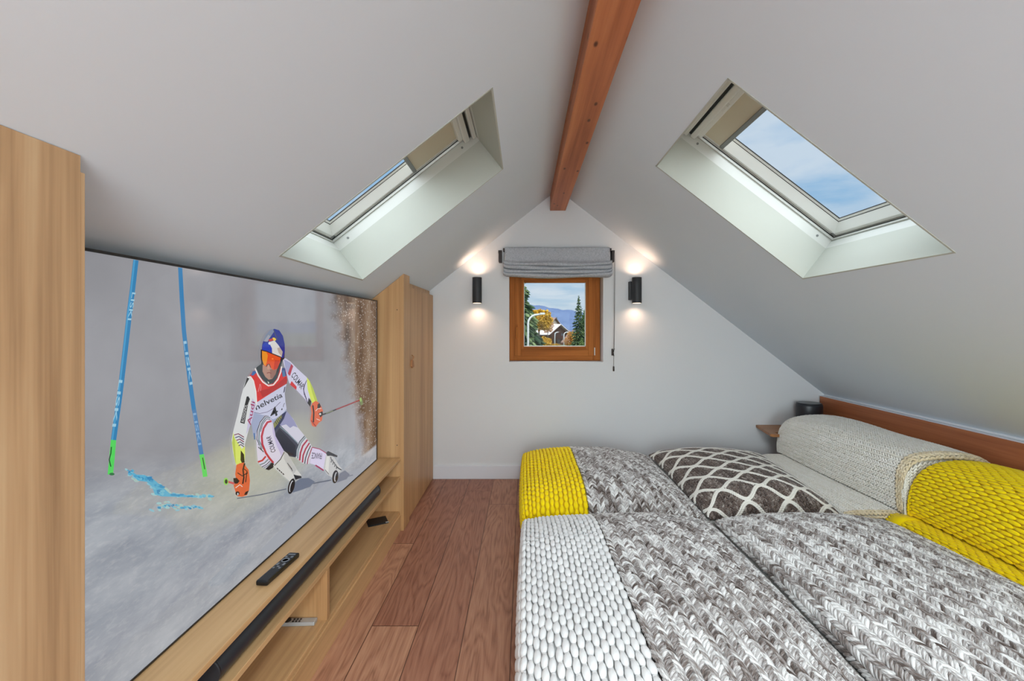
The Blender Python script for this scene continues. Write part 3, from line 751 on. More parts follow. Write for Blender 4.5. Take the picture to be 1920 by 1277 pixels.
P|44 128 176||-6828,3980 -6843,3963 -6882,3968 -6915,3993 -6918,4018 -6889,4025 -6849,4008
P|52 140 184||-6748,4100 -6781,4099 -6840,4131 -6880,4172 -6871,4192 -6821,4176 -6765,4135
P|66 150 190||-7442,4586 -7462,4574 -7500,4588 -7527,4616 -7522,4638 -7491,4637 -7455,4614
P|44 128 176||-6763,3889 -6790,3892 -6837,3922 -6870,3956 -6863,3968 -6822,3950 -6778,3915
P|52 140 184||-7268,4473 -7291,4462 -7336,4478 -7370,4508 -7367,4530 -7329,4527 -7285,4502
P|110 178 200||-6770,3918 -6801,3931 -6851,3975 -6885,4016 -6875,4025 -6831,3994 -6784,3946
P|44 128 176||-7555,4720 -7575,4716 -7602,4733 -7616,4758 -7606,4773 -7580,4766 -7557,4742
P|44 128 176||-6813,4008 -6836,3994 -6885,4009 -6923,4043 -6921,4069 -6881,4068 -6833,4041
P|66 150 190||-7356,4545 -7375,4539 -7415,4552 -7447,4574 -7446,4589 -7413,4585 -7373,4565
P|66 150 190||-7011,4306 -7040,4304 -7087,4332 -7118,4368 -7108,4386 -7066,4372 -7023,4336
P|86 166 198||-6834,4148 -6855,4142 -6903,4156 -6942,4178 -6942,4193 -6904,4188 -6856,4168
P|44 128 176||-7077,4406 -7105,4398 -7156,4420 -7193,4455 -7187,4478 -7143,4471 -7094,4439
P|110 178 200||-7542,4693 -7564,4693 -7599,4715 -7620,4743 -7613,4756 -7581,4745 -7550,4717
P|44 128 176||-7019,4345 -7053,4351 -7103,4390 -7132,4433 -7118,4448 -7071,4423 -7027,4378
P|86 166 198||-6785,3918 -6801,3907 -6838,3916 -6868,3938 -6869,3957 -6840,3958 -6803,3940
P|86 166 198||-6733,3884 -6758,3893 -6799,3930 -6825,3964 -6816,3972 -6779,3947 -6742,3907
P|110 178 200||-6684,3965 -6709,3946 -6773,3958 -6826,3991 -6830,4020 -6781,4024 -6716,3999
P|52 140 184||-6685,4059 -6714,4046 -6780,4065 -6832,4099 -6833,4124 -6781,4121 -6715,4092
P|110 178 200||-7310,4471 -7337,4466 -7386,4490 -7419,4526 -7412,4547 -7370,4536 -7324,4503
P|52 140 184||-7360,4513 -7384,4519 -7419,4549 -7440,4581 -7430,4591 -7397,4571 -7366,4536
P|52 140 184||-6239,3649 -6269,3651 -6304,3678 -6319,3711 -6303,3724 -6266,3708 -6238,3675
P|110 178 200||-5777,3489 -5802,3481 -5863,3496 -5913,3522 -5916,3540 -5869,3537 -5807,3514
P|86 166 198||-5345,3287 -5373,3277 -5428,3299 -5469,3335 -5464,3358 -5419,3352 -5365,3320
P|86 166 198||-5788,3463 -5827,3472 -5906,3515 -5966,3559 -5961,3572 -5897,3543 -5819,3495
P|52 140 184||-5011,3159 -5046,3162 -5120,3194 -5176,3233 -5173,3248 -5113,3229 -5041,3190
P|110 178 200||-5319,3292 -5363,3291 -5441,3333 -5494,3385 -5483,3408 -5416,3386 -5343,3334
P|110 178 200||-6325,3698 -6372,3708 -6442,3762 -6482,3820 -6463,3839 -6398,3804 -6336,3742
P|86 166 198||-6032,3548 -6076,3563 -6142,3619 -6183,3674 -6166,3687 -6106,3648 -6046,3586
P|86 166 198||-5049,3179 -5066,3162 -5114,3169 -5157,3196 -5163,3222 -5127,3228 -5076,3209
P|86 166 198||-5629,3405 -5666,3410 -5742,3445 -5800,3485 -5797,3499 -5735,3477 -5660,3436
P|52 140 184||-6340,3736 -6374,3724 -6454,3745 -6519,3784 -6521,3811 -6459,3806 -6378,3773
P|110 178 200||-6310,3710 -6330,3698 -6373,3711 -6407,3739 -6406,3762 -6371,3762 -6329,3739
P|110 178 200||-5473,3312 -5516,3311 -5570,3346 -5593,3392 -5570,3413 -5517,3394 -5474,3349
P|110 178 200||-5727,3427 -5758,3423 -5816,3450 -5858,3488 -5852,3508 -5803,3495 -5748,3459
P|86 166 198||-5736,3452 -5755,3448 -5794,3464 -5822,3487 -5820,3501 -5788,3495 -5751,3473
P|52 140 184||-6288,3688 -6325,3688 -6397,3725 -6449,3769 -6443,3789 -6383,3769 -6314,3724
P|110 178 200||-5661,3413 -5682,3402 -5722,3416 -5752,3444 -5749,3466 -5715,3465 -5677,3442
P|110 178 200||-6719,3891 -6744,3876 -6781,3893 -6803,3927 -6793,3954 -6759,3953 -6726,3925
P|52 140 184||-6094,3638 -6132,3633 -6217,3659 -6286,3697 -6287,3718 -6220,3707 -6134,3671
P|86 166 198||-5146,3224 -5166,3204 -5219,3214 -5265,3248 -5268,3279 -5228,3284 -5173,3260
P|52 140 184||-5876,3511 -5900,3503 -5959,3515 -6009,3538 -6013,3555 -5967,3553 -5906,3534
P|52 140 184||-5798,3481 -5815,3467 -5856,3476 -5891,3502 -5892,3525 -5860,3527 -5818,3508
P|110 178 200||-5058,3194 -5081,3187 -5131,3204 -5171,3232 -5171,3250 -5130,3245 -5080,3220
P|110 178 200||-6742,3874 -6768,3878 -6807,3907 -6830,3941 -6819,3953 -6783,3935 -6749,3900
P|110 178 200||-6477,3551 -6500,3545 -6553,3560 -6596,3585 -6598,3600 -6556,3595 -6502,3573
P|66 150 190||-6553,3556 -6563,3543 -6588,3547 -6609,3566 -6611,3585 -6592,3590 -6566,3577
P|66 150 190||-6120,3296 -6147,3296 -6191,3323 -6218,3357 -6208,3372 -6169,3357 -6130,3323
P|66 150 190||-6028,3258 -6056,3262 -6095,3292 -6117,3326 -6104,3338 -6067,3319 -6033,3284
P|86 166 198||-5948,3258 -5966,3251 -6003,3265 -6031,3289 -6030,3305 -6000,3301 -5963,3280
P|52 140 184||-6288,3437 -6311,3429 -6354,3449 -6384,3481 -6379,3501 -6342,3495 -6302,3466
P|110 178 200||-6682,3586 -6700,3578 -6742,3590 -6776,3613 -6778,3630 -6744,3628 -6702,3608
P|44 128 176||-5538,3045 -5563,3053 -5603,3084 -5627,3116 -5617,3124 -5581,3102 -5546,3067
P|66 150 190||-6796,3615 -6819,3615 -6870,3635 -6910,3661 -6909,3673 -6869,3662 -6818,3636
P|66 150 190||-6322,3447 -6340,3446 -6373,3464 -6396,3487 -6392,3498 -6364,3488 -6332,3466
P|52 140 184||-6658,3571 -6679,3574 -6708,3597 -6725,3623 -6716,3632 -6688,3618 -6663,3591
P|86 166 198||-6578,3579 -6598,3572 -6645,3585 -6685,3607 -6686,3623 -6649,3619 -6601,3600
P|66 150 190||-6137,3296 -6158,3294 -6203,3314 -6237,3339 -6236,3351 -6200,3341 -6155,3317
P|86 166 198||-6014,3255 -6031,3257 -6060,3276 -6079,3298 -6073,3306 -6048,3295 -6021,3272
P|44 128 176||-6416,3488 -6439,3483 -6470,3502 -6484,3530 -6472,3546 -6442,3538 -6417,3512
P|66 150 190||-5753,3138 -5775,3140 -5804,3161 -5817,3186 -5805,3196 -5777,3183 -5754,3157
P|86 166 198||-6329,3457 -6347,3456 -6385,3473 -6413,3495 -6411,3506 -6381,3497 -6344,3475
P|110 178 200||-6678,3550 -6695,3540 -6722,3552 -6738,3577 -6731,3597 -6707,3596 -6683,3576
P|52 140 184||-6443,3463 -6469,3474 -6515,3513 -6546,3548 -6540,3555 -6500,3528 -6457,3487
P|110 178 200||-5537,3028 -5572,3039 -5631,3083 -5670,3126 -5661,3136 -5610,3106 -5554,3058
P|110 178 200||-6355,3397 -6379,3399 -6425,3425 -6458,3455 -6453,3468 -6415,3452 -6371,3421
P|66 150 190||-5874,3197 -5899,3195 -5949,3218 -5986,3249 -5983,3265 -5941,3253 -5893,3223
P|86 166 198||-6021,3273 -6041,3261 -6091,3273 -6133,3301 -6136,3323 -6097,3323 -6046,3301
P|110 178 200||-5432,2988 -5461,2991 -5518,3020 -5561,3054 -5557,3067 -5510,3050 -5454,3015
P|44 128 176||-6067,3284 -6080,3274 -6114,3281 -6143,3301 -6146,3318 -6120,3319 -6085,3304
P|86 166 198||-6036,3261 -6064,3267 -6108,3299 -6134,3334 -6124,3345 -6085,3324 -6045,3287
P|66 150 190||-5672,3145 -5688,3129 -5728,3139 -5762,3166 -5764,3191 -5733,3195 -5692,3175
P|44 128 176||-6536,3507 -6556,3513 -6586,3538 -6603,3564 -6595,3571 -6567,3554 -6541,3526
P|44 128 176||-6807,3586 -6832,3583 -6881,3606 -6917,3638 -6914,3655 -6873,3645 -6826,3614
P|44 128 176||-5853,3164 -5880,3162 -5926,3188 -5955,3222 -5947,3238 -5907,3225 -5865,3192
P|110 178 200||-5966,3266 -5990,3263 -6036,3286 -6069,3316 -6065,3332 -6027,3321 -5983,3291
P|110 178 200||-6592,3583 -6610,3586 -6635,3607 -6648,3629 -6639,3637 -6615,3623 -6594,3599
P|110 178 200||-5817,3201 -5839,3202 -5869,3223 -5884,3248 -5873,3259 -5845,3247 -5820,3221
P|86 166 198||-6176,3331 -6192,3317 -6221,3327 -6241,3352 -6237,3375 -6213,3377 -6186,3357
P|110 178 200||-6252,3416 -6276,3410 -6322,3431 -6355,3463 -6351,3482 -6312,3473 -6268,3444
P|86 166 198||-6064,3313 -6079,3307 -6106,3318 -6124,3339 -6120,3354 -6097,3352 -6072,3333
P|196 194 208||-2149,4482 -1346,4884 -856,4484 -512,4068 32,3587 350,3277 -153,2620 -1606,3659
P|140 140 176||-1378,4920 -1078,4681 -800,4411 -536,4074 -856,4210 -1078,4184 -1346,4383 -1627,4406 -1907,4397 -1606,4645
P|60 62 78||-2177,4332 -1758,4460 -1186,4019 -512,3416 -582,2910 -1186,3155 -1606,3485 -1907,3800 -2024,4058
P|30 33 48||-2053,4178 -1788,4341 -1293,3927 -686,3403 -686,2985 -1186,3214 -1657,3616 -1907,3914
P|120 140 150||-1777,4394 -1208,3981 -537,3441 -487,3454 -1164,3996 -1738,4411
P|200 198 206||-92,3651 221,3409 639,2967 506,2675 350,2363 -153,2557 -686,2960 -605,3257 -335,3556
P|60 75 85||-34,3629 -425,3496 -662,3247 -697,2990 -629,2966 -595,3218 -364,3460 23,3590
P|120 140 146||31,3565 -340,3432 -558,3186 -594,2884 -501,2853 -466,3149 -257,3384 108,3513
P|165 45 70||171,3429 -207,3284 -393,3046 -453,2768 -335,2724 -276,2998 -100,3224 271,3363
P|165 45 70||326,3254 19,3091 -182,2889 -232,2616 -123,2576 -75,2844 120,3036 425,3195
P|45 55 66||445,3109 211,2933 33,2726 -42,2511 31,2482 106,2694 282,2898 516,3072
P|150 50 80||575,3005 391,2815 210,2607 158,2427 233,2398 284,2575 465,2780 650,2970
P|204 196 220||612,2988 1450,2627 1961,2294 1808,2001 1672,1678 1162,2013 402,2379 506,2675
P|160 50 90||605,2960 1221,2718 1578,2513 1909,2309 1952,2326 1618,2530 1246,2743 620,2989
P|150 45 85||850,2130 1241,1879 1590,1652 1665,1679 1312,1908 917,2159
T|60 50 70|FRANCE|1480,2466 586,2764 1436,2229
P|186 186 186||1869,2371 2291,2174 2698,1904 3210,1368 3531,1109 3352,1039 2866,1106 2501,1034 1976,1377 1598,1752
P|208 208 204||1930,2282 2180,2135 2085,1411 1747,1667
P|50 52 58||1838,2380 2054,2403 2452,2199 3037,1898 2968,1844 2291,2124 1976,2197
P|60 60 66||2253,2072 2363,1882 2300,1814 2377,1779 2443,1860 2329,2059
P|60 60 66||2430,1900 2542,1723 2478,1655 2556,1619 2624,1700 2506,1889
P|60 60 66||2610,1726 2723,1561 2659,1493 2738,1456 2807,1538 2687,1715
P|60 60 66||2794,1548 2909,1397 2843,1329 2924,1291 2994,1372 2871,1538
P|90 90 95||1724,1666 2108,1322 2156,1324 1771,1668
P|50 52 58||2831,1433 3177,1205 3431,1065 3487,1094 3244,1227 2902,1452
P|26 28 34||3103,854 3049,767 2962,708 2855,682 2740,694 2632,741 2542,816 2481,911 2457,1015 2471,1115 2522,1201 2605,1261 2709,1289 2824,1281 2934,1236 3028,1161 3092,1064 3118,957
P|190 192 196||2984,899 2950,835 2902,787 2847,760 2789,757 2737,780 2697,823 2673,883 2668,953 2683,1023 2716,1086 2763,1135 2818,1163 2876,1166 2928,1145 2969,1102 2994,1041 2999,970
P|26 28 34||2984,902 2957,846 2921,802 2880,775 2840,769 2805,783 2780,817 2767,866 2768,924 2783,985 2810,1041 2845,1085 2886,1112 2926,1119 2961,1105 2987,1071 3000,1022 2999,963
P|150 158 186||-3293,5267 -1399,5189 -1315,4878 -1606,4645 -2149,4454 -2383,4912 -2655,5007 -2960,4805 -3120,4500 -3203,4286 -3285,4489 -3373,4872
P|34 38 78||-2337,4499 -1956,4721 -1606,4819 -1315,4878 -1503,4623 -1858,4386 -2101,4314
P|128 128 72||-2243,4532 -1907,4739 -1657,4801 -1606,4715 -1907,4511 -2120,4408
P|40 42 40||-2070,4655 -1963,4518 -1929,4522 -2036,4659
P|40 42 40||-1983,4687 -1875,4550 -1840,4553 -1948,4691
P|40 42 40||-1895,4719 -1785,4581 -1750,4584 -1860,4723
P|40 42 40||-1805,4752 -1695,4613 -1660,4616 -1770,4755
P|40 42 40||-1715,4784 -1604,4645 -1568,4648 -1680,4788
P|60 100 150||-3264,4534 -3231,4318 -3174,4307 -3207,4524
P|206 200 216||-2383,4912 -2177,4601 -2024,4114 -1808,3773 -1503,3444 -1586,3247 -2149,3110 -2520,3095 -2831,3305 -3044,3533 -3103,3971 -3136,4452 -2960,4805 -2655,4990
P|184 174 206||-2243,4727 -2024,4114 -1503,3444 -1657,3297 -1956,3757 -2196,4270
P|44 52 60||-2381,4914 -2649,4979 -2936,4821 -3090,4574 -3107,4284 -2850,3867 -2811,3867 -3066,4279 -3049,4559 -2898,4800 -2625,4951 -2385,4888
P|108 128 134||-2343,4859 -2620,4926 -2862,4776 -3002,4537 -3018,4227 -2774,3868 -2712,3869 -2952,4219 -2934,4514 -2799,4743 -2582,4881 -2349,4816
P|44 52 60||-2326,4789 -2575,4852 -2794,4724 -2916,4495 -2883,4481 -2763,4707 -2556,4830 -2329,4768
P|178 48 64||-2289,4749 -2551,4755 -2778,4589 -2887,4338 -2851,4051 -2653,3691 -2431,3428 -2205,3200 -2111,3217 -2335,3442 -2549,3693 -2741,4037 -2774,4304 -2673,4538 -2471,4685 -2254,4672
P|60 68 78||-3036,4004 -2805,3810 -2746,3751 -2706,3761 -2769,3823 -3002,4018
P|150 160 165||-3052,4103 -2804,3901 -2770,3915 -3019,4118
P|182 50 58||-3020,3488 -2768,3465 -2564,3547 -2639,3609 -2824,3530 -3052,3552
P|120 136 140||-2921,3368 -2653,3348 -2431,3412 -2482,3459 -2692,3397 -2947,3416
P|60 72 80||-2820,3269 -2552,3269 -2348,3326 -2381,3356 -2579,3299 -2841,3299
P|130 142 146||-2710,3196 -2456,3200 -2267,3252 -2313,3294 -2494,3243 -2741,3239
P|26 28 38||-2637,3155 -2429,3202 -2272,3256 -2120,3174 -2177,3047 -2429,3042
T|44 40 54|COLMAR|-2024,3572 -2328,4214 -2290,3600
P|202 202 198||-1503,3444 -1272,3282 -912,2848 -605,2454 -275,2123 -394,2058 -856,2222 -1121,2184 -1586,2579 -2053,2978 -2177,3136 -1708,3226
P|182 182 180||-1503,3444 -1272,3282 -628,2462 -856,2356 -1186,2708 -1503,3163
P|50 50 56||-1505,3404 -1748,3219 -2118,3110 -2084,3080 -1707,3189 -1460,3377
P|70 70 76||-1290,2925 -1140,2746 -1103,2747 -1254,2927
P|60 60 66||-1973,2956 -1894,2873 -1840,2880 -1919,2963
P|70 70 76||-1205,2840 -1075,2666 -1037,2664 -1167,2839
P|60 60 66||-1855,2854 -1775,2770 -1720,2776 -1801,2861
P|70 70 76||-1119,2753 -1010,2585 -970,2581 -1080,2750
P|60 60 66||-1735,2750 -1654,2665 -1599,2671 -1680,2757
P|70 70 76||-1033,2665 -944,2503 -902,2497 -991,2660
P|60 60 66||-1614,2645 -1531,2559 -1475,2565 -1558,2652
P|40 42 48||-856,2356 -628,2240 -299,2100 -251,2008 -720,2100
P|24 26 30||-784,1843 -844,1766 -922,1713 -1009,1689 -1095,1697 -1168,1736 -1220,1800 -1247,1882 -1244,1973 -1212,2061 -1155,2137 -1079,2192 -992,2218 -906,2213 -830,2176 -775,2111 -747,2027 -750,1934
P|196 198 202||-904,1903 -945,1845 -993,1801 -1044,1776 -1090,1773 -1127,1792 -1150,1831 -1156,1885 -1145,1948 -1118,2012 -1078,2070 -1030,2115 -980,2141 -933,2145 -895,2126 -872,2087 -865,2032 -877,1968
P|24 26 30||-892,1889 -929,1835 -971,1794 -1015,1769 -1053,1764 -1083,1779 -1100,1813 -1102,1861 -1090,1918 -1064,1977 -1028,2031 -986,2073 -943,2099 -904,2104 -874,2089 -856,2055 -854,2006 -866,1949
P|196 194 216||-1586,6837 -1399,6846 -1056,6689 -605,6393 196,5927 428,5453 402,4724 32,5075 -512,5465 -1165,5910 -1346,6300 -1503,6609
P|150 152 188||-1503,6813 -1100,6663 -856,6490 -1186,6163 -1399,6423
P|170 48 70||-1012,6601 -879,6504 -1100,6153 -1251,6260
T|34 34 44|COLMAR|-1034,6146 -299,5521 -766,6286
P|196 36 44||-990,5948 -628,5680 -651,5560 -1100,5830
P|60 50 80||125,5849 -149,5539 -76,5270 -34,5266 -108,5529 165,5836
P|60 50 80||62,5799 -138,5510 -1,5167 40,5165 -96,5503 102,5787
P|60 50 80||-1,5748 -125,5482 74,5065 115,5063 -84,5477 40,5738
P|60 50 80||-64,5698 -113,5453 150,4961 191,4960 -71,5451 -22,5690
P|60 50 80||-125,5647 -100,5425 226,4857 267,4856 -59,5424 -84,5642
P|200 214 86||145,5959 376,5775 679,5417 1050,4834 883,4741 639,4759 428,5060 196,5487
P|172 188 74||350,5791 679,5417 1050,4834 883,4782 612,5228
P|30 30 28||298,5107 506,4915 428,4692 221,4887
P|40 40 44||1513,4128 2155,4096 2893,4090 2840,4155 2110,4159 1476,4188
P|150 160 120||1831,4136 2541,4109 2525,4133 1815,4159
P|142 40 46||2889,4092 4345,4057 5849,4030 5786,4100 4291,4122 2843,4153
P|110 130 90||6202,3877 6190,3820 6154,3774 6099,3745 6032,3737 5962,3750 5895,3783 5842,3831 5807,3888 5795,3949 5807,4005 5842,4051 5895,4080 5962,4089 6032,4077 6099,4046 6154,3997 6190,3939
P|150 185 110||6019,4048 6011,4008 5988,3975 5952,3955 5908,3948 5861,3956 5817,3978 5782,4011 5759,4051 5751,4093 5759,4133 5782,4165 5817,4186 5861,4193 5908,4185 5952,4164 5988,4131 6011,4090
P|206 96 62||612,4830 883,4876 1092,4779 1334,4605 1538,4316 1450,3917 1162,3878 883,3759 586,3882 428,4142 533,4448 454,4694
P|36 32 34||1050,4684 1219,4722 1363,4544 1022,4445
P|36 32 34||1106,4299 1480,4314 1568,4143 1305,4073
P|40 34 36||580,4733 659,4422 632,4018 754,3989 781,4400 699,4719
P|220 210 204||903,4432 1103,4492 1392,4435 1392,4463 1081,4521 864,4459
P|206 210 214||1377,4210 1371,4197 1354,4188 1327,4184 1294,4186 1259,4194 1226,4205 1200,4220 1183,4236 1177,4251 1183,4264 1200,4273 1226,4276 1259,4275 1294,4268 1327,4256 1354,4241 1371,4225
P|150 48 44||475,4119 715,3906 879,3774 942,3786 779,3917 538,4129
P|220 200 190||941,4084 1265,3945 1288,3966 963,4104
P|188 190 212||-3122,5510 -2300,5696 -1321,5887 -1406,5754 -1458,5541 -1406,5226 -1336,4958 -1622,4828 -1997,4757 -2218,4756 -2434,4914 -2946,5083 -3303,5228 -3189,5419
P|200 34 32||-3284,6576 -3474,6440 -3319,6277 -3177,5930 -3122,5510 -2300,5692 -1327,5896 -1284,6010 -1352,6309 -1443,6488 -1855,6528 -1926,6288 -2273,6006 -2565,6029 -2946,6357 -3153,6577
P|170 22 26||-2946,5866 -2796,5626 -2300,5692 -1327,5896 -1284,6010 -1352,6172 -1883,5986 -2486,5876
P|206 150 150||-3032,5846 -2959,5988 -2934,6093 -2958,6099 -2982,5995 -3056,5854
P|206 150 150||-2904,5858 -2871,5978 -2904,6092 -2928,6092 -2896,5981 -2928,5864
P|44 96 156||-3312,6564 -3189,6566 -3102,6508 -3284,6418 -3412,6440
P|52 66 120||-1681,6511 -1443,6488 -1336,6188 -1592,6167 -1651,6358
P|70 110 150||-1622,6405 -1473,6407 -1418,6180 -1577,6172
T|24 18 34|helvetia|-3136,5261 -1592,5447 -3236,5449
P|70 40 90||-3286,5218 -2946,5103 -2535,5071 -2101,5131 -1730,5278 -1748,5292 -2116,5146 -2543,5086 -2946,5117 -3282,5230
T|16 14 20|4|-2300,4790 -1855,4859 -2434,5121
P|36 28 64||-1488,5782 -1418,5806 -1473,5611 -1557,5581
P|20 20 28||-1612,4987 -1622,4978 -1634,4971 -1648,4967 -1662,4968 -1673,4973 -1681,4981 -1685,4991 -1684,5003 -1679,5014 -1669,5023 -1657,5030 -1643,5033 -1629,5033 -1618,5028 -1610,5020 -1606,5010 -1607,4998
P|30 30 40||-1542,5063 -1504,5156 -1446,5186 -1470,5200 -1532,5167 -1571,5072
P|206 208 208||-3603,6381 -3477,6427 -3333,6307 -3186,5976 -3120,5652 -3120,5391 -3236,5256 -3365,4973 -3525,4703 -3711,4296 -3726,3749 -4126,3753 -4268,4209 -4324,4608 -4240,4875 -4039,5365 -3892,5831 -3741,6182
P|186 180 206||-3333,5688 -3153,5449 -3252,5207 -3398,4877 -3649,4581 -3572,4917
P|34 36 38||-3603,6391 -3493,6347 -3680,6158 -3787,6053
P|225 220 218||-3583,6384 -3441,6389 -3307,6247 -3178,5869 -3136,5445 -3086,5438 -3128,5865 -3261,6252 -3418,6413 -3592,6414
P|20 20 22||-3626,5788 -3540,5784 -3461,5679 -3556,5532 -3726,4942 -3936,5029 -3817,5321 -3680,5645
T|186 186 186|ROSSIGNOL|-3756,4999 -3587,5518 -3884,5047
T|150 44 88|Audi|-3430,4823 -3203,5541 -3618,4897
P|204 216 104||-4254,4806 -4183,4610 -3951,4322 -3862,4189 -3711,4236 -3703,3942 -3741,3713 -4097,3744 -4226,4100 -4310,4509
P|178 192 80||-4254,4734 -4183,4610 -4126,3753 -4226,4100 -4296,4505
P|120 40 70||-4205,4698 -4029,4692 -3768,4519 -3744,4538 -4020,4719 -4218,4729
P|50 50 90||-4155,4603 -4000,4602 -3768,4444 -3744,4463 -3990,4628 -4169,4634
P|120 40 70||-4103,4507 -3970,4510 -3769,4369 -3744,4388 -3961,4537 -4119,4539
P|60 60 80||-4052,4411 -3940,4418 -3769,4294 -3744,4312 -3932,4445 -4070,4442
P|90 60 80||-3999,4313 -3910,4326 -3769,4220 -3743,4237 -3903,4353 -4021,4345
P|28 26 28||-3907,4162 -3756,3983 -3726,3724 -3832,3708 -3921,3860
P|210 98 58||-4111,3773 -3951,3770 -3756,3733 -3649,3563 -3525,3420 -3461,3052 -3509,2763 -3610,2650 -3839,2681 -4054,2786 -4154,2962 -4240,3197 -4097,3257 -4169,3501
P|36 30 32||-4254,3415 -4097,3369 -3966,3224 -4061,3180 -4226,3240
P|36 30 32||-3759,3715 -3836,3536 -3798,3273 -3850,3096 -3783,3064 -3730,3248 -3768,3511 -3692,3682
P|36 30 32||-4073,3504 -3839,3322 -3560,3328 -3583,3362 -3839,3352 -4049,3520
P|36 30 32||-3830,3571 -3633,3414 -3703,3090 -3657,3070 -3588,3404 -3803,3586
P|36 30 32||-3680,2778 -3525,2759 -3618,2664 -3756,2708
P|36 30 32||-3966,2840 -3972,2820 -3988,2807 -4013,2803 -4044,2808 -4077,2821 -4108,2840 -4133,2864 -4149,2890 -4154,2913 -4149,2933 -4133,2945 -4108,2950 -4077,2946 -4044,2933 -4013,2914 -3988,2890 -3972,2864
P|190 190 192||-4010,2837 -4012,2825 -4018,2815 -4028,2810 -4040,2811 -4053,2815 -4064,2825 -4074,2837 -4080,2852 -4083,2866 -4080,2878 -4074,2888 -4064,2893 -4053,2893 -4040,2888 -4028,2878 -4018,2866 -4012,2852
P|224 210 200||-4144,3069 -3948,3092 -3844,2991 -3820,3002 -3954,3118 -4165,3097
P|196 84 92||-4502,3369 -4225,3210 -4198,3260 -4476,3419
P|140 200 90||-4469,3391 -4475,3356 -4493,3330 -4520,3316 -4553,3315 -4587,3328 -4620,3353 -4647,3387 -4664,3425 -4670,3464 -4664,3499 -4647,3525 -4620,3539 -4587,3541 -4553,3528 -4520,3504 -4493,3470 -4475,3431
P|48 60 44||-4503,3404 -4506,3382 -4517,3366 -4533,3357 -4553,3357 -4574,3365 -4593,3380 -4609,3400 -4620,3424 -4623,3447 -4620,3468 -4609,3484 -4593,3493 -4574,3494 -4553,3487 -4533,3472 -4517,3451 -4506,3427
P|48 56 60||-2900,6759 -3153,6661 -3036,6471 -2831,6246 -2493,6029 -2177,6020 -1926,6192 -1788,6462 -1606,6763 -2831,6834
P|222 214 212||-3233,6640 -3065,6380 -2812,6132 -2484,5952 -2156,5943 -1873,6106 -1689,6359 -1627,6558 -1707,6573 -1766,6380 -1941,6137 -2198,5986 -2465,5992 -2762,6156 -3007,6394 -3172,6651
P|168 128 112||-2796,6724 -2805,6499 -2655,6305 -2457,6178 -2234,6184 -2043,6330 -1926,6589 -2383,6742
P|140 98 86||-2383,6522 -2043,6533 -1946,6591 -2043,6330 -2234,6184 -2365,6244
P|124 60 56||-2560,6406 -2431,6414 -2319,6370 -2299,6393 -2427,6441 -2571,6434
P|190 140 122||-2493,6724 -2420,6690 -2383,6566 -2475,6531 -2547,6571
P|214 214 206||-2529,6143 -2420,6074 -2475,6038
P|24 24 34||-2900,7254 -2805,7233 -2805,6751 -2865,6756 -2908,6999
P|26 26 40||-1667,6935 -1462,7120 -1493,6841 -1728,6715 -1867,6441 -1966,6366 -1867,6641 -1788,6817
P|34 42 132||-2848,7230 -2831,7395 -2761,7548 -2619,7739 -2383,7889 -2120,7937 -1828,7884 -1586,7673 -1472,7367 -1462,7085 -1545,6869 -1907,6929 -2383,7084
P|118 128 150||-2778,7527 -2619,7739 -2383,7889 -2177,7932 -2139,7842 -2383,7635 -2610,7494
P|150 150 164||-2726,7525 -2475,7736 -2365,7679 -2520,7491
P|70 76 96||-2200,7916 -2085,7724 -1969,7524 -1923,7532 -2040,7733 -2155,7925
P|26 56 168||-2813,7394 -2655,7479 -2383,7431 -2243,7287 -2290,7078 -2565,7160 -2813,7228
P|206 202 200||-2383,7486 -2120,7527 -1858,7337 -1606,7093 -1667,6912 -2253,7065 -2272,7260 -2365,7375
P|176 160 150||-1956,7244 -1788,7265 -1606,7082 -1667,6924 -1858,7068
P|224 190 70||-2031,7533 -2053,7521 -2084,7515 -2123,7516 -2163,7524 -2200,7538 -2230,7556 -2248,7576 -2254,7595 -2246,7612 -2225,7624 -2194,7630 -2156,7629 -2116,7622 -2078,7608 -2048,7590 -2029,7570 -2023,7550
P|184 60 62||-2493,7561 -2234,7609 -2177,7529 -2429,7493
P|210 212 226||-2318,7434 -2323,7417 -2338,7403 -2360,7393 -2387,7388 -2416,7389 -2443,7396 -2465,7408 -2479,7423 -2484,7440 -2479,7457 -2465,7471 -2443,7482 -2416,7487 -2387,7486 -2360,7479 -2338,7467 -2323,7451
P|214 74 26||-2839,7208 -2565,7150 -2101,7010 -1728,6899 -1768,6747 -1946,6512 -2177,6479 -2365,6597 -2438,6714 -2511,6709 -2601,6641 -2726,6707 -2831,6914
P|222 138 34||-2839,7208 -2601,7157 -2511,7026 -2565,6812 -2637,6677 -2752,6741 -2831,6914
P|190 48 20||-2101,6830 -1788,6795 -1946,6523 -2177,6490
P|234 130 60||-2177,6881 -2181,6874 -2191,6868 -2206,6864 -2224,6863 -2244,6864 -2262,6868 -2277,6874 -2287,6882 -2290,6889 -2287,6897 -2277,6903 -2262,6907 -2244,6908 -2224,6906 -2206,6902 -2191,6896 -2181,6889
P|30 26 34||-2854,7204 -2574,7146 -2112,7006 -1719,6888 -1696,6919 -2090,7036 -2557,7175 -2842,7235
P|40 24 24||-2586,6634 -2517,6702 -2451,6718 -2363,6592 -2329,6598 -2426,6732 -2542,6720 -2617,6648"""
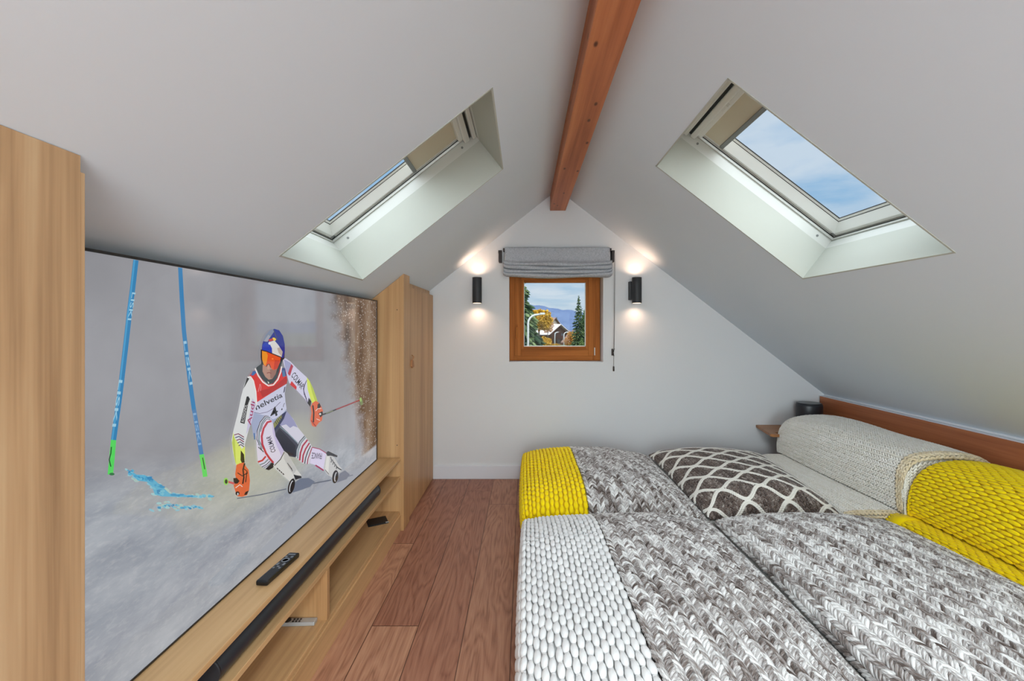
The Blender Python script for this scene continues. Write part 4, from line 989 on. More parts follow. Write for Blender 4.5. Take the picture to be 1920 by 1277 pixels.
def text_mesh(s):
    cu = bpy.data.curves.new('t', 'FONT'); cu.body = s; cu.resolution_u = 3; cu.offset = .012
    ob = bpy.data.objects.new('t', cu); COL.objects.link(ob)
    dg = bpy.context.evaluated_depsgraph_get(); dg.update()
    me = bpy.data.meshes.new_from_object(ob.evaluated_get(dg))
    vs = [tuple(v.co) for v in me.vertices]; fs = [tuple(p.vertices) for p in me.polygons]
    bpy.data.objects.remove(ob); bpy.data.curves.remove(cu); bpy.data.meshes.remove(me)
    x0 = min(v[0] for v in vs); x1 = max(v[0] for v in vs); cap = .70
    return [((v[0] - x0) / (x1 - x0), v[1] / cap) for v in vs], fs
bm = bmesh.new(); lay = bm.loops.layers.float_color.new('ink')
q = [bm.verts.new((-.0012, a, c)) for a, c in ((-.864, .004), (.846, .004), (.846, .955), (-.864, .955))]
f = bm.faces.new(q); f.material_index = 0
for i, row in enumerate(ART.split('\n')):
    t, col, s, pts = row.split('|')
    pts = [tuple(int(a) * 1e-4 for a in p.split(',')) for p in pts.split()]
    c = lin(tuple(int(v) for v in col.split())); x = -.0011 + i * 1.2e-5
    if t == 'P':
        pts = [(max(-.862, min(.845, p[0])), max(.005, min(.953, p[1]))) for p in pts]
        f = bm.faces.new([bm.verts.new((x, p[0], p[1])) for p in pts]); fs = [f]
    else:
        A, E, U = pts
        vs, ff = text_mesh(s)
        bv = [bm.verts.new((x, A[0] + (E[0] - A[0]) * u + (U[0] - A[0]) * w, A[1] + (E[1] - A[1]) * u + (U[1] - A[1]) * w)) for u, w in vs]
        fs = []
        for g in ff:
            try: fs.append(bm.faces.new([bv[k] for k in g]))
            except ValueError: pass
    for f in fs:
        f.material_index = 1
        for l in f.loops: l[lay] = c
bm.normal_update()
for f in bm.faces:
    if f.normal.x < 0: f.normal_flip()
me = bpy.data.meshes.new('screen'); bm.to_mesh(me); bm.free()
for m in screen_mats(): me.materials.append(m)
scr = bpy.data.objects.new('screen', me); COL.objects.link(scr); scr.parent = tv; scr.location = (.0008, 0, 0)
scr['label'] = 'lit picture of a ski racer in red bib'

# ------------------------------------------------------------------ small things on the bench
o = B(); o.tube([(-.806, 1.085, .3715), (-.806, 1.088, .3715), (-.806, 2.275, .3715), (-.806, 2.285, .3715)], .0365, 36)
sb = empty('soundbar', (-.806, 1.7, .334), 'long round black soundbar lying in the slot under the television shelf', 'soundbar')
o.build('speaker_tube', M['blacksoft'], sb)
b = B(); b.tube([(-.806, 1.078, .3715), (-.806, 1.085, .3715)], .0372, 36); b.build('end_cap', plain('soundbar end cap', (36, 38, 44), .35), sb)
b = B(); b.tube([(-.806, 2.285, .3715), (-.806, 2.292, .3715)], .0372, 36); b.build('end_cap', M['blacksoft'], sb)
for y in (1.3, 2.0):
    b = B(); b.box(-.83, -.805, y, y + .06, .3335, .338); b.build('foot', M['blacksoft'], sb)

MR_ = Matrix.Translation((-.806, 1.405, .4475)) @ Matrix.Rotation(R(-4), 4, 'Z')
rm = empty('remote_control', (-.806, 1.405, .4475), 'slim black remote control lying on the top shelf before the television', 'remote control')
b = B(); b.box(-.019, .019, -.085, .085, .0, .016, .005, MR_); b.build('remote_body', plain('glossy black plastic', (16, 17, 20), .25), rm)
for x, y, w, h in ((0, .070, .012, .003), (-.010, .055, .004, .004), (.010, .055, .004, .004), (-.010, .010, .0035, .006), (.010, .010, .0035, .006), (0, -.004, .004, .003), (-.010, -.012, .003, .003), (.010, -.012, .003, .003)):
    b = B(); b.box(x - w, x + w, y - h, y + h, .0155, .0172, .0005, MR_); b.build('button', plain('grey button', (120, 124, 130), .5) if 'btn' not in M else M['btn'], rm)
    M['btn'] = bpy.data.materials['grey button']
b = B()
for k in range(20):
    a0, a1 = 2 * math.pi * k / 20, 2 * math.pi * (k + 1) / 20
b.lathe([(.013, .0158), (.013, .0172), (.009, .0172), (.009, .0160)], 0, .034, 24); b.bm.transform(MR_); b.build('ring_button', M['btn'], rm)

MS = Matrix.Translation((-.862, 1.628, .1205)) @ Matrix.Rotation(R(2), 4, 'Z')
rs = empty('remote_control', (-.862, 1.628, .1205), 'silver remote control with black buttons in the lower left compartment', 'remote control')
b = B(); b.box(-.07, .07, -.0195, .0195 - .010, 0, .014, .003, MS); b.build('remote_body', M['silver'], rs)
for x, y, r in ((-.035, -.005, .0125),): 
    b = B(); b.lathe([(r, .0135), (r, .0155), (r * .6, .0158)], x, y, 20); b.bm.transform(MS); b.build('ring_button', M['black'], rs)
for i in range(3):
    for j in range(2):
        b = B(); b.lathe([(.004, .0135), (.004, .0155)], -.012 + i * .012, -.012 + j * .012, 12); b.bm.transform(MS); b.build('button', M['black'], rs)

MP = Matrix.Translation((-.850, 2.474, .1205)) @ Matrix.Rotation(R(28), 4, 'Z')
b = B(); b.box(-.056, .056, -.050, .050, 0, .004, .0015, MP)
b.box(-.05, .05, -.044, .044, .004, .006, .001, MP)
pc = empty('leather_pouch', (-.850, 2.474, .1205), 'flat square black pouch on the lower right shelf of the bench', 'pouch')
b.build('pouch_body', plain('black leather', (24, 25, 27), .5), pc)
b = B(); b.box(.040, .058, -.048, -.036, .0035, .0062, .0005, MP); b.build('label_tag', M['silver'], pc)

# ------------------------------------------------------------------ bed side
b = B(); b.box(2.428, 2.462, .30, WALL_Y - .016, .0, .6815, .002)
o = b.build('headboard', M['head'], origin=(2.445, 1.9, 0)); tag(o, 'long dark stained wooden headboard along the right knee wall', 'headboard')
b = B(); b.prism([(1.912, WALL_Y - .003, .424), (2.425, WALL_Y - .003, .424), (2.425, 3.262, .424), (1.915, 3.262, .424), (1.915, 3.195, .424), (1.875, 3.195, .424), (1.858, 3.215, .424)], (0, 0, .020))
o = b.build('bedside_shelf', M['sideshelf'], origin=(2.15, 3.36, .424)); tag(o, 'wooden bedside shelf fixed to the far wall beside the cream pillow', 'shelf')
sp = empty('speaker', (2.275, 3.39, .4445), 'dark round speaker on the bedside shelf behind the cream pillow', 'speaker')
b = B(); b.lathe([(.085, .4445), (.094, .452), (.096, .50), (.096, .625), (.092, .640)], 2.275, 3.40, 40, 1.0, .85); b.build('speaker_body', M['blacksoft'], sp)
b = B(); b.lathe([(.092, .640), (.090, .6455), (.080, .6465)], 2.275, 3.40, 40, 1.0, .85); b.build('top_plate', plain('dark speaker top', (34, 36, 40), .3), sp)

# ------------------------------------------------------------------ chunky knits, every stitch modelled
def np_mesh(name, V, Q, tone, mat, parent=None, origin=None, extra=()):
    me = bpy.data.meshes.new(name)
    me.vertices.add(len(V)); me.vertices.foreach_set('co', V.astype(np.float32).ravel())
    me.loops.add(Q.size); me.loops.foreach_set('vertex_index', Q.astype(np.int32).ravel())
    me.polygons.add(len(Q)); me.polygons.foreach_set('loop_start', np.arange(0, Q.size, 4, dtype=np.int32)); me.polygons.foreach_set('loop_total', np.full(len(Q), 4, dtype=np.int32))
    me.polygons.foreach_set('use_smooth', np.ones(len(Q), dtype=bool))
    me.update(calc_edges=True)
    a = me.attributes.new('tone', 'FLOAT', 'POINT'); a.data.foreach_set('value', tone.astype(np.float32))
    for an, av in extra:
        a = me.attributes.new(an, 'FLOAT', 'POINT'); a.data.foreach_set('value', av.astype(np.float32))
    me.materials.append(mat)
    o = bpy.data.objects.new(name, me); COL.objects.link(o); place(o, parent, origin)
    return o

def smooth_curve(pts, n=24):
    p = np.array(pts, float); p = np.vstack([2 * p[0] - p[1], p, 2 * p[-1] - p[-2]])
    out = []
    for i in range(1, len(p) - 2):
        t = np.linspace(0, 1, n, endpoint=False)[:, None]
        out.append(.5 * ((2 * p[i]) + (-p[i - 1] + p[i + 1]) * t + (2 * p[i - 1] - 5 * p[i] + 4 * p[i + 1] - p[i + 2]) * t ** 2 + (-p[i - 1] + 3 * p[i] - 3 * p[i + 1] + p[i + 2]) * t ** 3))
    out.append(p[-2][None]); return np.vstack(out)

class Surf:
    def __init__(s, up, vp, zb, wob=.006, post=None, seed=0, corner=.05):
        s.up = smooth_curve(up); s.vp = smooth_curve(vp); s.zb = zb; s.wob = wob; s.post = post; s.seed = seed; s.corner = corner
        s.vp[:, 1] = np.clip(s.vp[:, 1], 0, 1.0)
        H = s.up[:, 1].max() - zb
        s.us = np.r_[0, np.cumsum(np.hypot(*np.diff(s.up, axis=0).T))]; s.U = s.us[-1]
        q = s.vp * np.array([1, H]); s.vs = np.r_[0, np.cumsum(np.hypot(*np.diff(q, axis=0).T))]; s.V = s.vs[-1]
    def u_at_x(s, x):
        k = np.argmax(s.up[:, 1] > s.zb + .02)
        return float(np.interp(x, s.up[k:, 0], s.us[k:]))
    def pos(s, u, v):
        X = np.interp(u, s.us, s.up[:, 0]); Z = np.interp(u, s.us, s.up[:, 1])
        Y = np.interp(v, s.vs, s.vp[:, 0]); e = np.interp(v, s.vs, s.vp[:, 1])
        w = s.wob * (np.sin(X * 7.1 + Y * 3.3 + s.seed) + .7 * np.sin(X * 3.7 - Y * 8.9 + 2 * s.seed) + .4 * np.sin(X * 17 + Y * 13 + s.seed))
        hz = np.clip((Z - s.zb) / .08, 0, 1)
        Z = np.where(Z > s.zb, s.zb + (Z - s.zb) * e + w * e * hz, Z)
        wall = np.clip(1 - u / .42, 0, 1)
        X = X + s.corner * (1 - e) * wall + .006 * np.sin(Y * 6 + s.seed) * wall
        P = np.stack([X, Y, Z], -1)
        return s.post(P) if s.post else P
    def nor(s, u, v):
        d = .004
        a = s.pos(u + d, v) - s.pos(u - d, v); b_ = s.pos(u, v + d) - s.pos(u, v - d)
        n = np.cross(a, b_); l = np.linalg.norm(n, axis=-1, keepdims=True); l[l < 1e-12] = 1
        return n / l
    def at(s, u, v, h):
        u = np.clip(u, .001, s.U - .001); v = np.clip(v, .001, s.V - .001)
        return s.pos(u, v) + h[..., None] * s.nor(u, v)

def template(na, nb, power=2.4):
    """unit lozenge: axis a in [-1,1], ring radius profile"""
    t = np.sin(np.linspace(-1, 1, na) * math.pi / 2)
    r = np.clip(1 - np.abs(t) ** power, 0, 1) ** .5; r[0] = r[-1] = .04
    ang = np.arange(nb) * 2 * math.pi / nb - math.pi / 2 + math.pi / nb
    A = np.repeat(t, nb); Bc = np.outer(r, np.cos(ang)).ravel(); C = np.outer(r, np.sin(ang)).ravel()
    q = []
    for i in range(na - 1):
        for k in range(nb):
            q.append((i * nb + k, i * nb + (k + 1) % nb, (i + 1) * nb + (k + 1) % nb, (i + 1) * nb + k))
    return A, Bc, C, np.array(q)

class Knit:
    def __init__(s): s.V = []; s.Q = []; s.T = []; s.n = 0; s.P = []; s.A = []
    def add(s, V, Q, T, P=None, A=None):
        s.P.append(np.zeros(len(V)) if P is None else P); s.A.append(np.zeros(len(V)) if A is None else A)
        s.V.append(V); s.Q.append(Q + s.n); s.T.append(T); s.n += len(V)
    def grid(s, S, u0, u1, v0, v1, nu, nv, tone, h=-.009):
        u, v = np.meshgrid(np.linspace(u0, u1, nu), np.linspace(v0, v1, nv), indexing='ij')
        V = S.at(u, v, np.full(u.shape, h)).reshape(-1, 3)
        i, j = np.meshgrid(np.arange(nu - 1), np.arange(nv - 1), indexing='ij'); k = (i * nv + j).ravel()
        s.add(V, np.stack([k, k + nv, k + nv + 1, k + 1], -1), np.full(len(V), tone))
    def strands(s, S, uc, vc, th, ln, r, h, tone, na=7, nb=6, flat=.8, tilt=0., bow=0.):
        A, Bc, C, q = template(na, nb)
        N = len(uc); m = len(A)
        ln = np.broadcast_to(ln, (N,)); r = np.broadcast_to(r, (N,)); th = np.broadcast_to(th, (N,))
        a = A[None] * ln[:, None] / 2; b_ = Bc[None] * r[:, None]; c = C[None] * r[:, None] * flat + h + tilt * a + bow * (1 - A[None] ** 2) * r[:, None]
        u = uc[:, None] + a * np.sin(th)[:, None] + b_ * np.cos(th)[:, None]
        v = vc[:, None] + a * np.cos(th)[:, None] - b_ * np.sin(th)[:, None]
        V = S.at(u, v, c).reshape(-1, 3)
        Q = (q[None] + (np.arange(N) * m)[:, None, None]).reshape(-1, 4)
        pk = np.tile(np.arange(nb) / nb, na)
        s.add(V, Q, np.repeat(tone, m), np.tile(pk + A * .22, N), np.tile(A, N) + np.repeat(rng.random(N) * 40, m))
    def vknit(s, S, u0, u1, v0, v1, cw, rp, ln, r, deg, na=7, nb=6, tone=(.5, .16), flat=.85, jit=1.0, along_u=False):
        nc = max(1, int(round((u1 - u0) / cw))); cw = (u1 - u0) / nc; nr = int((v1 - v0) / rp)
        i, j = np.meshgrid(np.arange(nc), np.arange(nr), indexing='ij'); i = i.ravel(); j = j.ravel()
        for sg in (-1, 1):
            n = len(i)
            uc = u0 + (i + .5) * cw + sg * cw * .245 + rng.normal(0, .02 * cw * jit, n)
            vc = v0 + (j + .5 + (.18 if sg > 0 else 0)) * rp + rng.normal(0, .05 * rp * jit, n)
            th = R(deg) * sg + rng.normal(0, .06 * jit, n)
            t = np.clip(tone[0] + rng.normal(0, tone[1], n) + .12 * np.sin(i * 1.7 + j * .23) * (tone[1] > .05), 0, 1)
            s.strands(S, uc, vc, th, ln * (1 + rng.normal(0, .05 * jit, n)), r * (1 + rng.normal(0, .06 * jit, n)), r * .45, t, na, nb, flat, .14, .35)
    def beads(s, S, u0, u1, v0, v1, cw, rp, r, na=7, nb=8, tone=(.5, .1), flat=.75):
        nc = max(1, int(round((u1 - u0) / cw))); cw = (u1 - u0) / nc; nr = int((v1 - v0) / rp)
        i, j = np.meshgrid(np.arange(nc), np.arange(nr), indexing='ij'); i = i.ravel(); j = j.ravel(); n = len(i)
        uc = u0 + (i + .5) * cw + rng.normal(0, .02 * cw, n); vc = v0 + (j + .5 + .5 * (i % 2)) * rp + rng.normal(0, .03 * rp, n)
        k = vc < v1; uc = uc[k]; vc = vc[k]; n = len(uc)
        t = np.clip(tone[0] + rng.normal(0, tone[1], n), 0, 1)
        s.strands(S, uc, vc, rng.normal(0, .04, n), rp * .97, r * (1 + rng.normal(0, .05, n)), r * .35, t, na, nb, flat)
        s.strands(S, uc, vc + rp * .5, 0., rp * .32, r * .72, r * .12, t * .9, 4, 6, flat)
    def build(s, name, mat, parent=None, origin=None):
        return np_mesh(name, np.vstack(s.V), np.vstack(s.Q), np.concatenate(s.T), mat, parent, origin, (('ply', np.concatenate(s.P)), ('along', np.concatenate(s.A))))

GREY = dict(cw=.043, rp=.0150, ln=.044, r=.0066, deg=34, flat=1.0)
def VEND(a, c, k=1.0, k2=None):
    p = [(0, 0), (.004, .22), (.03, .42), (.09, .60), (.18, .77), (.29, .90), (.42, .98), (.54, 1)]
    k2 = k if k2 is None else k2
    return [(a + d * k2, e) for d, e in p] + [(c - d * k, e) for d, e in p[::-1]]
# beds: two mattresses pushed together
def bed(y0, y1, label):
    root = empty('bed', (1.2, (y0 + y1) / 2, 0), label, 'bed')
    b = B(); b.box(.06, 2.40, y0 + .02, y1 - .02, .035, .10, .004); b.build('bed_base', M['head'], root)
    b = B(); b.box(.05, 2.405, y0 + .012, y1 - .012, .1005, .252, .03); b.build('mattress', M['mattress'], root)
    for x in (.15, 2.3):
        for y in (y0 + .1, y1 - .1):
            b = B(); b.box(x - .03, x + .03, y - .03, y + .03, 0, .035); b.build('leg', M['black'], root)
bed(2.18, 3.25, 'low single bed by the far wall under cream and brown knits')
bed(.70, 2.135, 'low single bed nearest the camera under white, grey and yellow knits')

# foot blankets
def foot(y0, y1, bandx, bandmat, label, seed, k, up, near):
    S = Surf(up, VEND(y0, y1, k, .35 if near else .6), .26, .006, None, seed)
    ub = S.u_at_x(bandx)
    root = empty('knitted_blanket', (.45, (y0 + y1) / 2, .3), label, 'blanket')
    K = Knit(); K.grid(S, 0.002, ub, .001, S.V - .001, 60, 90, .5)
    if near: K.beads(S, 0.01, ub - .004, .01, S.V - .01, .0205, .050, .0110, 8, 8)
    else: K.beads(S, 0.01, ub - .004, .01, S.V - .01, .0245, .046, .0124, 7, 7)
    K.build('foot_band', M[bandmat], root)['label'] = ('white bead-stitch band' if bandmat == 'y_white' else 'yellow bead-stitch band')
    K = Knit(); K.grid(S, ub, S.U - .002, .001, S.V - .001, 60, 90, .25)  # backing toned darker, painting in the shade between strands
    K.vknit(S, ub, S.U - .005, .01, S.V - .01, **GREY, na=8 if near else 6, nb=7 if near else 6, tone=(.60, .17))
    K.build('braided_panel', M['y_grey'], root)['label'] = 'grey and brown braided knit'
    return S
up1 = [(.03, 0.004), (-.002, .09), (-.014, .20), (-.004, .31), (.03, .345), (.11, .378), (.30, .396), (.48, .40), (.66, .385), (.80, .345), (.89, .305), (.935, .264)]
up2 = [(.03, 0.004), (-.002, .09), (-.014, .20), (-.004, .31), (.03, .335), (.12, .365), (.28, .382), (.46, .388), (.64, .378), (.80, .345), (.89, .305), (.935, .264)]
foot(2.178, 3.262, .335, 'y_yellow', 'chunky marled blanket with a yellow band over the foot of the far bed', 1.0, 1.0, up1, False)
foot(.60, 2.142, .335, 'y_white', 'chunky marled blanket with a white band over the foot of the near bed', 2.3, .85, up2, True)

# diamond cushion lying on the far bed
def skew(P):
    P = P.copy(); P[..., 0] += .16 * (P[..., 1] - 2.15) * np.clip((P[..., 0] - .95) / .68, 0, 1); return P
SD = Surf([(.955, .268), (.965, .305), (1.01, .35), (1.10, .378), (1.25, .392), (1.38, .388), (1.50, .362), (1.58, .322), (1.615, .292), (1.62, .272)], VEND(2.178, 3.245, .9, .3), .268, .004, skew, 3.0, 0)
root = empty('cushion', (1.3, 2.7, .3), 'dark brown cushion with a cream diamond lattice lying on the far bed', 'cushion')
K = Knit(); K.grid(SD, .001, SD.U - .001, .001, SD.V - .001, 50, 70, .2)  # darker backing puts shade into the gaps of the knit
K.vknit(SD, .004, SD.U - .004, .004, SD.V - .004, .026, .0135, .028, .0058, 38, 5, 5, tone=(.40, .12))
K.build('cushion_cover', M['y_brown'], root)
K = Knit(); P_ = .205
nl = int(SD.V / .098)
for k in range(nl + 1):
    v0 = .045 + k * .098
    us = np.arange(.012, SD.U - .01, .0068)
    ph = math.pi * (k % 2)
    f = lambda u: v0 + .041 * np.sin(2 * math.pi * u / P_ + ph)
    vv = f(us); sl = np.arctan2(np.ones_like(us), (f(us + .002) - f(us - .002)) / .004)
    keep = (vv > .004) & (vv < SD.V - .004); us = us[keep]; vv = vv[keep]; sl = sl[keep]
    for sg in (-1, 1):
        K.strands(SD, us + sg * .0052 * np.cos(sl), vv - sg * .0052 * np.sin(sl), sl + sg * .55, .0165, .0050, .0085, np.full(len(us), .6), 5, 5, .9)
K.build('lattice_cable', M['y_cream'], root)

# cream blanket and cream bolster on the far bed
def skewb(P):
    P = P.copy(); P[..., 0] += .16 * (P[..., 1] - 2.15) * np.clip((1.92 - P[..., 0]) / .28, 0, 1); return P
SB = Surf([(1.635, .258), (1.66, .28), (1.70, .286), (1.80, .289), (1.975, .287)], [(2.19, 0), (2.193, .6), (2.205, .95), (2.3, 1), (2.7, 1), (3.1, 1), (3.2, .95), (3.25, .5), (3.26, 0)], .256, .0015, skewb, .5, 0)
K = Knit(); K.grid(SB, .001, SB.U - .001, .001, SB.V - .001, 20, 50, .4)
K.vknit(SB, .01, SB.U - .004, .06, SB.V - .004, .0245, .0160, .0255, .0058, 34, 5, 5, tone=(.6, .12))
o = K.build('cream_blanket', M['y_cream'], origin=(1.75, 2.7, .27)); tag(o, 'cream knitted blanket lying flat beneath the diamond lattice cushion', 'blanket')
K = Knit()
for q in range(3): K.vknit(SB, .01, SB.U - .004, .006 + q * .018, .026 + q * .018, .022, .0165, .026, .0066, 60, 5, 6, tone=(.5, .12))
tr = K.build('edge_trim', M['y_beige'], o); tr['label'] = 'beige plaited edge'
SP = Surf([(1.934, .300), (1.926, .36), (1.924, .45), (1.936, .525), (1.985, .578), (2.09, .598), (2.24, .598), (2.34, .575), (2.40, .51), (2.412, .42), (2.412, .31)], [(2.165, 0), (2.166, .9), (2.173, .965), (2.20, .992), (2.4, 1), (2.7, 1), (3.0, 1), (3.12, .985), (3.18, .94), (3.215, .82), (3.232, .5), (3.236, 0)], .298, .003, None, .2, 0)
root = empty('pillow', (2.15, 2.7, .29), 'cream knitted bolster pillow leaning on the headboard by the far wall', 'pillow')
K = Knit(); K.grid(SP, .001, SP.U - .001, .001, SP.V - .001, 50, 60, .4)
K.vknit(SP, .004, SP.U - .2, .345, SP.V - .004, .0265, .0175, .0270, .0060, 34, 5, 5, tone=(.62, .12))
K.vknit(SP, .004, SP.U - .2, .006, .272, .0265, .0175, .0270, .0060, 34, 5, 5, tone=(.62, .12))
K.build('pillow_cover', M['y_cream'], root)
K = Knit()
for q in range(2): K.vknit(SP, .004, SP.U - .15, .278 + .034 * q, .312 + .034 * q, .026, .0165, .027, .0074, 62, 6, 6, tone=(.5, .12))
K.build('plaited_trim', M['y_beige'], root)['label'] = 'beige plaited trim at the near end'

# braided cushion and yellow knits on the near bed
SC = Surf([(.962, .268), (.972, .31), (1.02, .35), (1.15, .376), (1.36, .386), (1.56, .374), (1.70, .34), (1.79, .305), (1.82, .27)], VEND(.66, 2.13, .85, .4), .268, .006, None, 4.1, 0)
root = empty('cushion', (1.4, 1.4, .3), 'large grey braided knit cushion lying on the near bed beside the yellow pillow', 'cushion')
K = Knit(); K.grid(SC, .001, SC.U - .001, .001, SC.V - .001, 60, 90, .25)  # dark backing stands in for shade under the stitches
K.vknit(SC, .004, SC.U - .004, .01, SC.V - .01, **GREY, na=8, nb=7, tone=(.66, .16))
K.build('cushion_cover', M['y_grey'], root)
SY = Surf([(1.842, .258), (1.855, .275), (1.87, .288), (1.90, .292), (1.975, .289)], VEND(.62, 2.130, .1), .262, .002, None, .9, 0)
K = Knit(); K.grid(SY, .001, SY.U - .001, .001, SY.V - .001, 20, 60, .5)
K.beads(SY, .004, SY.U - .002, .01, SY.V - .005, .016, .044, .0084, flat=.6)
o = K.build('yellow_blanket', M['y_yellow'], origin=(1.8, 1.4, .27)); tag(o, 'yellow knitted blanket lying flat before the yellow pillow', 'blanket')
SQ = Surf([(1.942, .302), (1.930, .35), (1.932, .43), (1.955, .51), (2.01, .57), (2.10, .598), (2.20, .60), (2.31, .575), (2.385, .51), (2.41, .42), (2.412, .312)], [(.90, 0), (.91, .6), (.96, .9), (1.1, 1), (1.5, 1), (1.85, 1), (2.02, .995), (2.09, .975), (2.125, .92), (2.139, .72), (2.144, 0)], .302, .005, None, 1.7, 0)
root = empty('pillow', (2.15, 1.5, .3), 'bright yellow chunky knit pillow leaning on the headboard, nearest the camera', 'pillow')
K = Knit(); K.grid(SQ, .001, SQ.U - .001, .001, SQ.V - .001, 60, 70, .5)
K.beads(SQ, .006, SQ.U - .1, .012, SQ.V - .006, .0170, .050, .0088, flat=.6)
K.build('pillow_cover', M['y_yellow'], root)

# ------------------------------------------------------------------ the village outside
def lozenges(c, d, ln, r, flat, tone, K, up=None, na=4, nb=4):
    A, Bc, C, q = template(na, nb)
    d = d / np.linalg.norm(d, axis=1, keepdims=True)
    ref = np.tile(np.array([0, 0, 1.0]), (len(c), 1)) + rng.normal(0, .25, (len(c), 3))
    s = np.cross(d, ref); s /= np.linalg.norm(s, axis=1, keepdims=True); n = np.cross(s, d)
    V = c[:, None] + d[:, None] * (A[None] * ln[:, None] / 2)[..., None] + s[:, None] * (Bc[None] * r[:, None])[..., None] + n[:, None] * (C[None] * r[:, None] * flat)[..., None]
    Q = (q[None] + (np.arange(len(c)) * len(A))[:, None, None]).reshape(-1, 4)
    K.add(V.reshape(-1, 3), Q, np.repeat(tone, len(A)))

def leafmat(name, cols):
    m, nt, bs = new_mat(name)
    at = nt.nodes.new('ShaderNodeAttribute'); at.attribute_name = 'tone'
    L(nt, ramp(nt, at.outputs['Fac'], [(i / (len(cols) - 1), lin(c)) for i, c in enumerate(cols)]), bs.inputs['Base Color'])
    bs.inputs['Roughness'].default_value = .8; bs.inputs['Specular IOR Level'].default_value = .1
    return m
M['spruce'] = leafmat('dark spruce needles', [(22, 34, 26), (44, 64, 42), (92, 104, 66)])
M['spruce2'] = leafmat('mid green spruce needles', [(34, 48, 30), (62, 84, 44), (104, 118, 66)])
M['larch'] = leafmat('autumn yellow leaves', [(110, 74, 16), (150, 112, 20), (172, 138, 50)])
M['rust'] = leafmat('autumn orange leaves', [(112, 66, 28), (146, 94, 36), (164, 122, 58)])
M['bark'] = plain('tree bark', (60, 48, 40), .9)
M['post'] = plain('pale grey lamp post', (140, 142, 142), .5)
GZ = -5.0
def conifer(x, y, top, rad, n, mat, label, droop=.35, sparse=1.0, name='spruce_tree'):
    root = empty(name, (x, y, GZ), label, 'tree')
    b = B(); b.tube([(x, y, GZ), (x, y, (GZ + top) / 2), (x, y, top)], rad * .07, 8, True, 0, rad * .008); b.build('trunk', M['bark'], root)
    K = Knit(); H = top - GZ - 1.0
    t = rng.random(n) ** .75                       # 0 top .. 1 bottom
    tier = np.round(t * 22) / 22 + rng.normal(0, .006, n)
    z = top - np.clip(tier, 0, 1) * H
    rr = rad * (tier.clip(.02, 1) ** .8) * (.25 + .75 * rng.random(n)) * (1 + .12 * np.sin(tier * 40))
    az = rng.random(n) * 2 * math.pi
    c = np.stack([x + rr * np.cos(az), y + rr * np.sin(az), z - droop * rr + rng.normal(0, .05 * rad, n)], -1)
    d = np.stack([np.cos(az), np.sin(az), -droop * np.ones(n) + rng.normal(0, .2, n)], -1)
    ln = rad * (.16 + .22 * rng.random(n)) * (.4 + .6 * tier.clip(0, 1)); r = ln * .26
    lozenges(c, d, ln, r, .45, rng.random(n), K)
    K.build('foliage', M[mat], root)
def leafy(x, y, cz, rx, rz, n, mat, label, name='autumn_tree'):
    root = empty(name, (x, y, GZ), label, 'tree')
    b = B(); b.tube([(x, y, GZ), (x + .05, y, (GZ + cz) / 2), (x, y, cz)], rx * .10, 8, True, 0, rx * .04)
    for a in (0.5, 2.4, 4.3): b.tube([(x, y, cz - rz * .6), (x + rx * .5 * math.cos(a), y + rx * .5 * math.sin(a), cz + rz * .2)], rx * .04, 6)
    b.build('trunk', M['bark'], root)
    K = Knit(); p = rng.normal(0, 1, (n, 3)); p /= np.linalg.norm(p, axis=1, keepdims=True)
    rad = (.5 + .5 * rng.random(n)) * (1 + .22 * np.sin(p[:, 0] * 6 + 1) * np.cos(p[:, 2] * 5))
    c = np.array([x, y, cz]) + p * rad[:, None] * np.array([rx, rx, rz])
    ln = rx * (.14 + .12 * rng.random(n))
    lozenges(c, rng.normal(0, 1, (n, 3)), ln, ln * .35, .4, rng.random(n), K)
    K.build('foliage', M[mat], root)
conifer(-.75, 30, 6.4, 3.3, 5200, 'spruce', 'large dark green spruce at the left side of the window view', .5)
conifer(7.75, 60, 5.5, 1.75, 2600, 'spruce', 'tall thin dark spruce at the right of the window view', .3, name='spruce_tree')
conifer(9.35, 66, 3.7, 2.0, 3000, 'spruce2', 'brighter green conifer at the right edge of the window view', .3, name='conifer_tree')
conifer(7.6, 56, -.2, 1.3, 1200, 'spruce2', 'low green conifer before the tall thin spruce at right', .25, name='conifer_tree')
conifer(17.4, 225, 6.6, 2.9, 700, 'spruce', 'tiny distant spruce behind the chalet roof, beneath the hills', .3)
conifer(13.2, 232, 6.0, 2.4, 500, 'spruce', 'tiny distant spruce left of another one behind the brown roof', .3)
leafy(2.9, 82, 2.6, 2.5, 2.0, 2400, 'larch', 'yellow autumn tree behind the dark spruce, beneath the white building')
leafy(5.1, 91, 1.6, 1.3, 1.7, 900, 'rust', 'orange autumn tree beside the brown roof at left of the chalet')
leafy(3.2, 70, -2.4, 1.6, 2.0, 2200, 'larch', 'bright yellow autumn bush in front of the chalet, left', 'autumn_bush')
leafy(11.6, 100, -2.2, 1.9, 2.6, 1400, 'rust', 'orange and yellow bush in front of the chalet, right', 'autumn_bush')
leafy(6.9, 92, -3.4, 1.1, 1.1, 600, 'larch', 'small round yellow bush in front of the middle of the chalet', 'autumn_bush')
leafy(9.2, 80, -3.6, 1.0, 1.0, 500, 'rust', 'small orange bush at the foot of the right lamp post', 'autumn_bush')

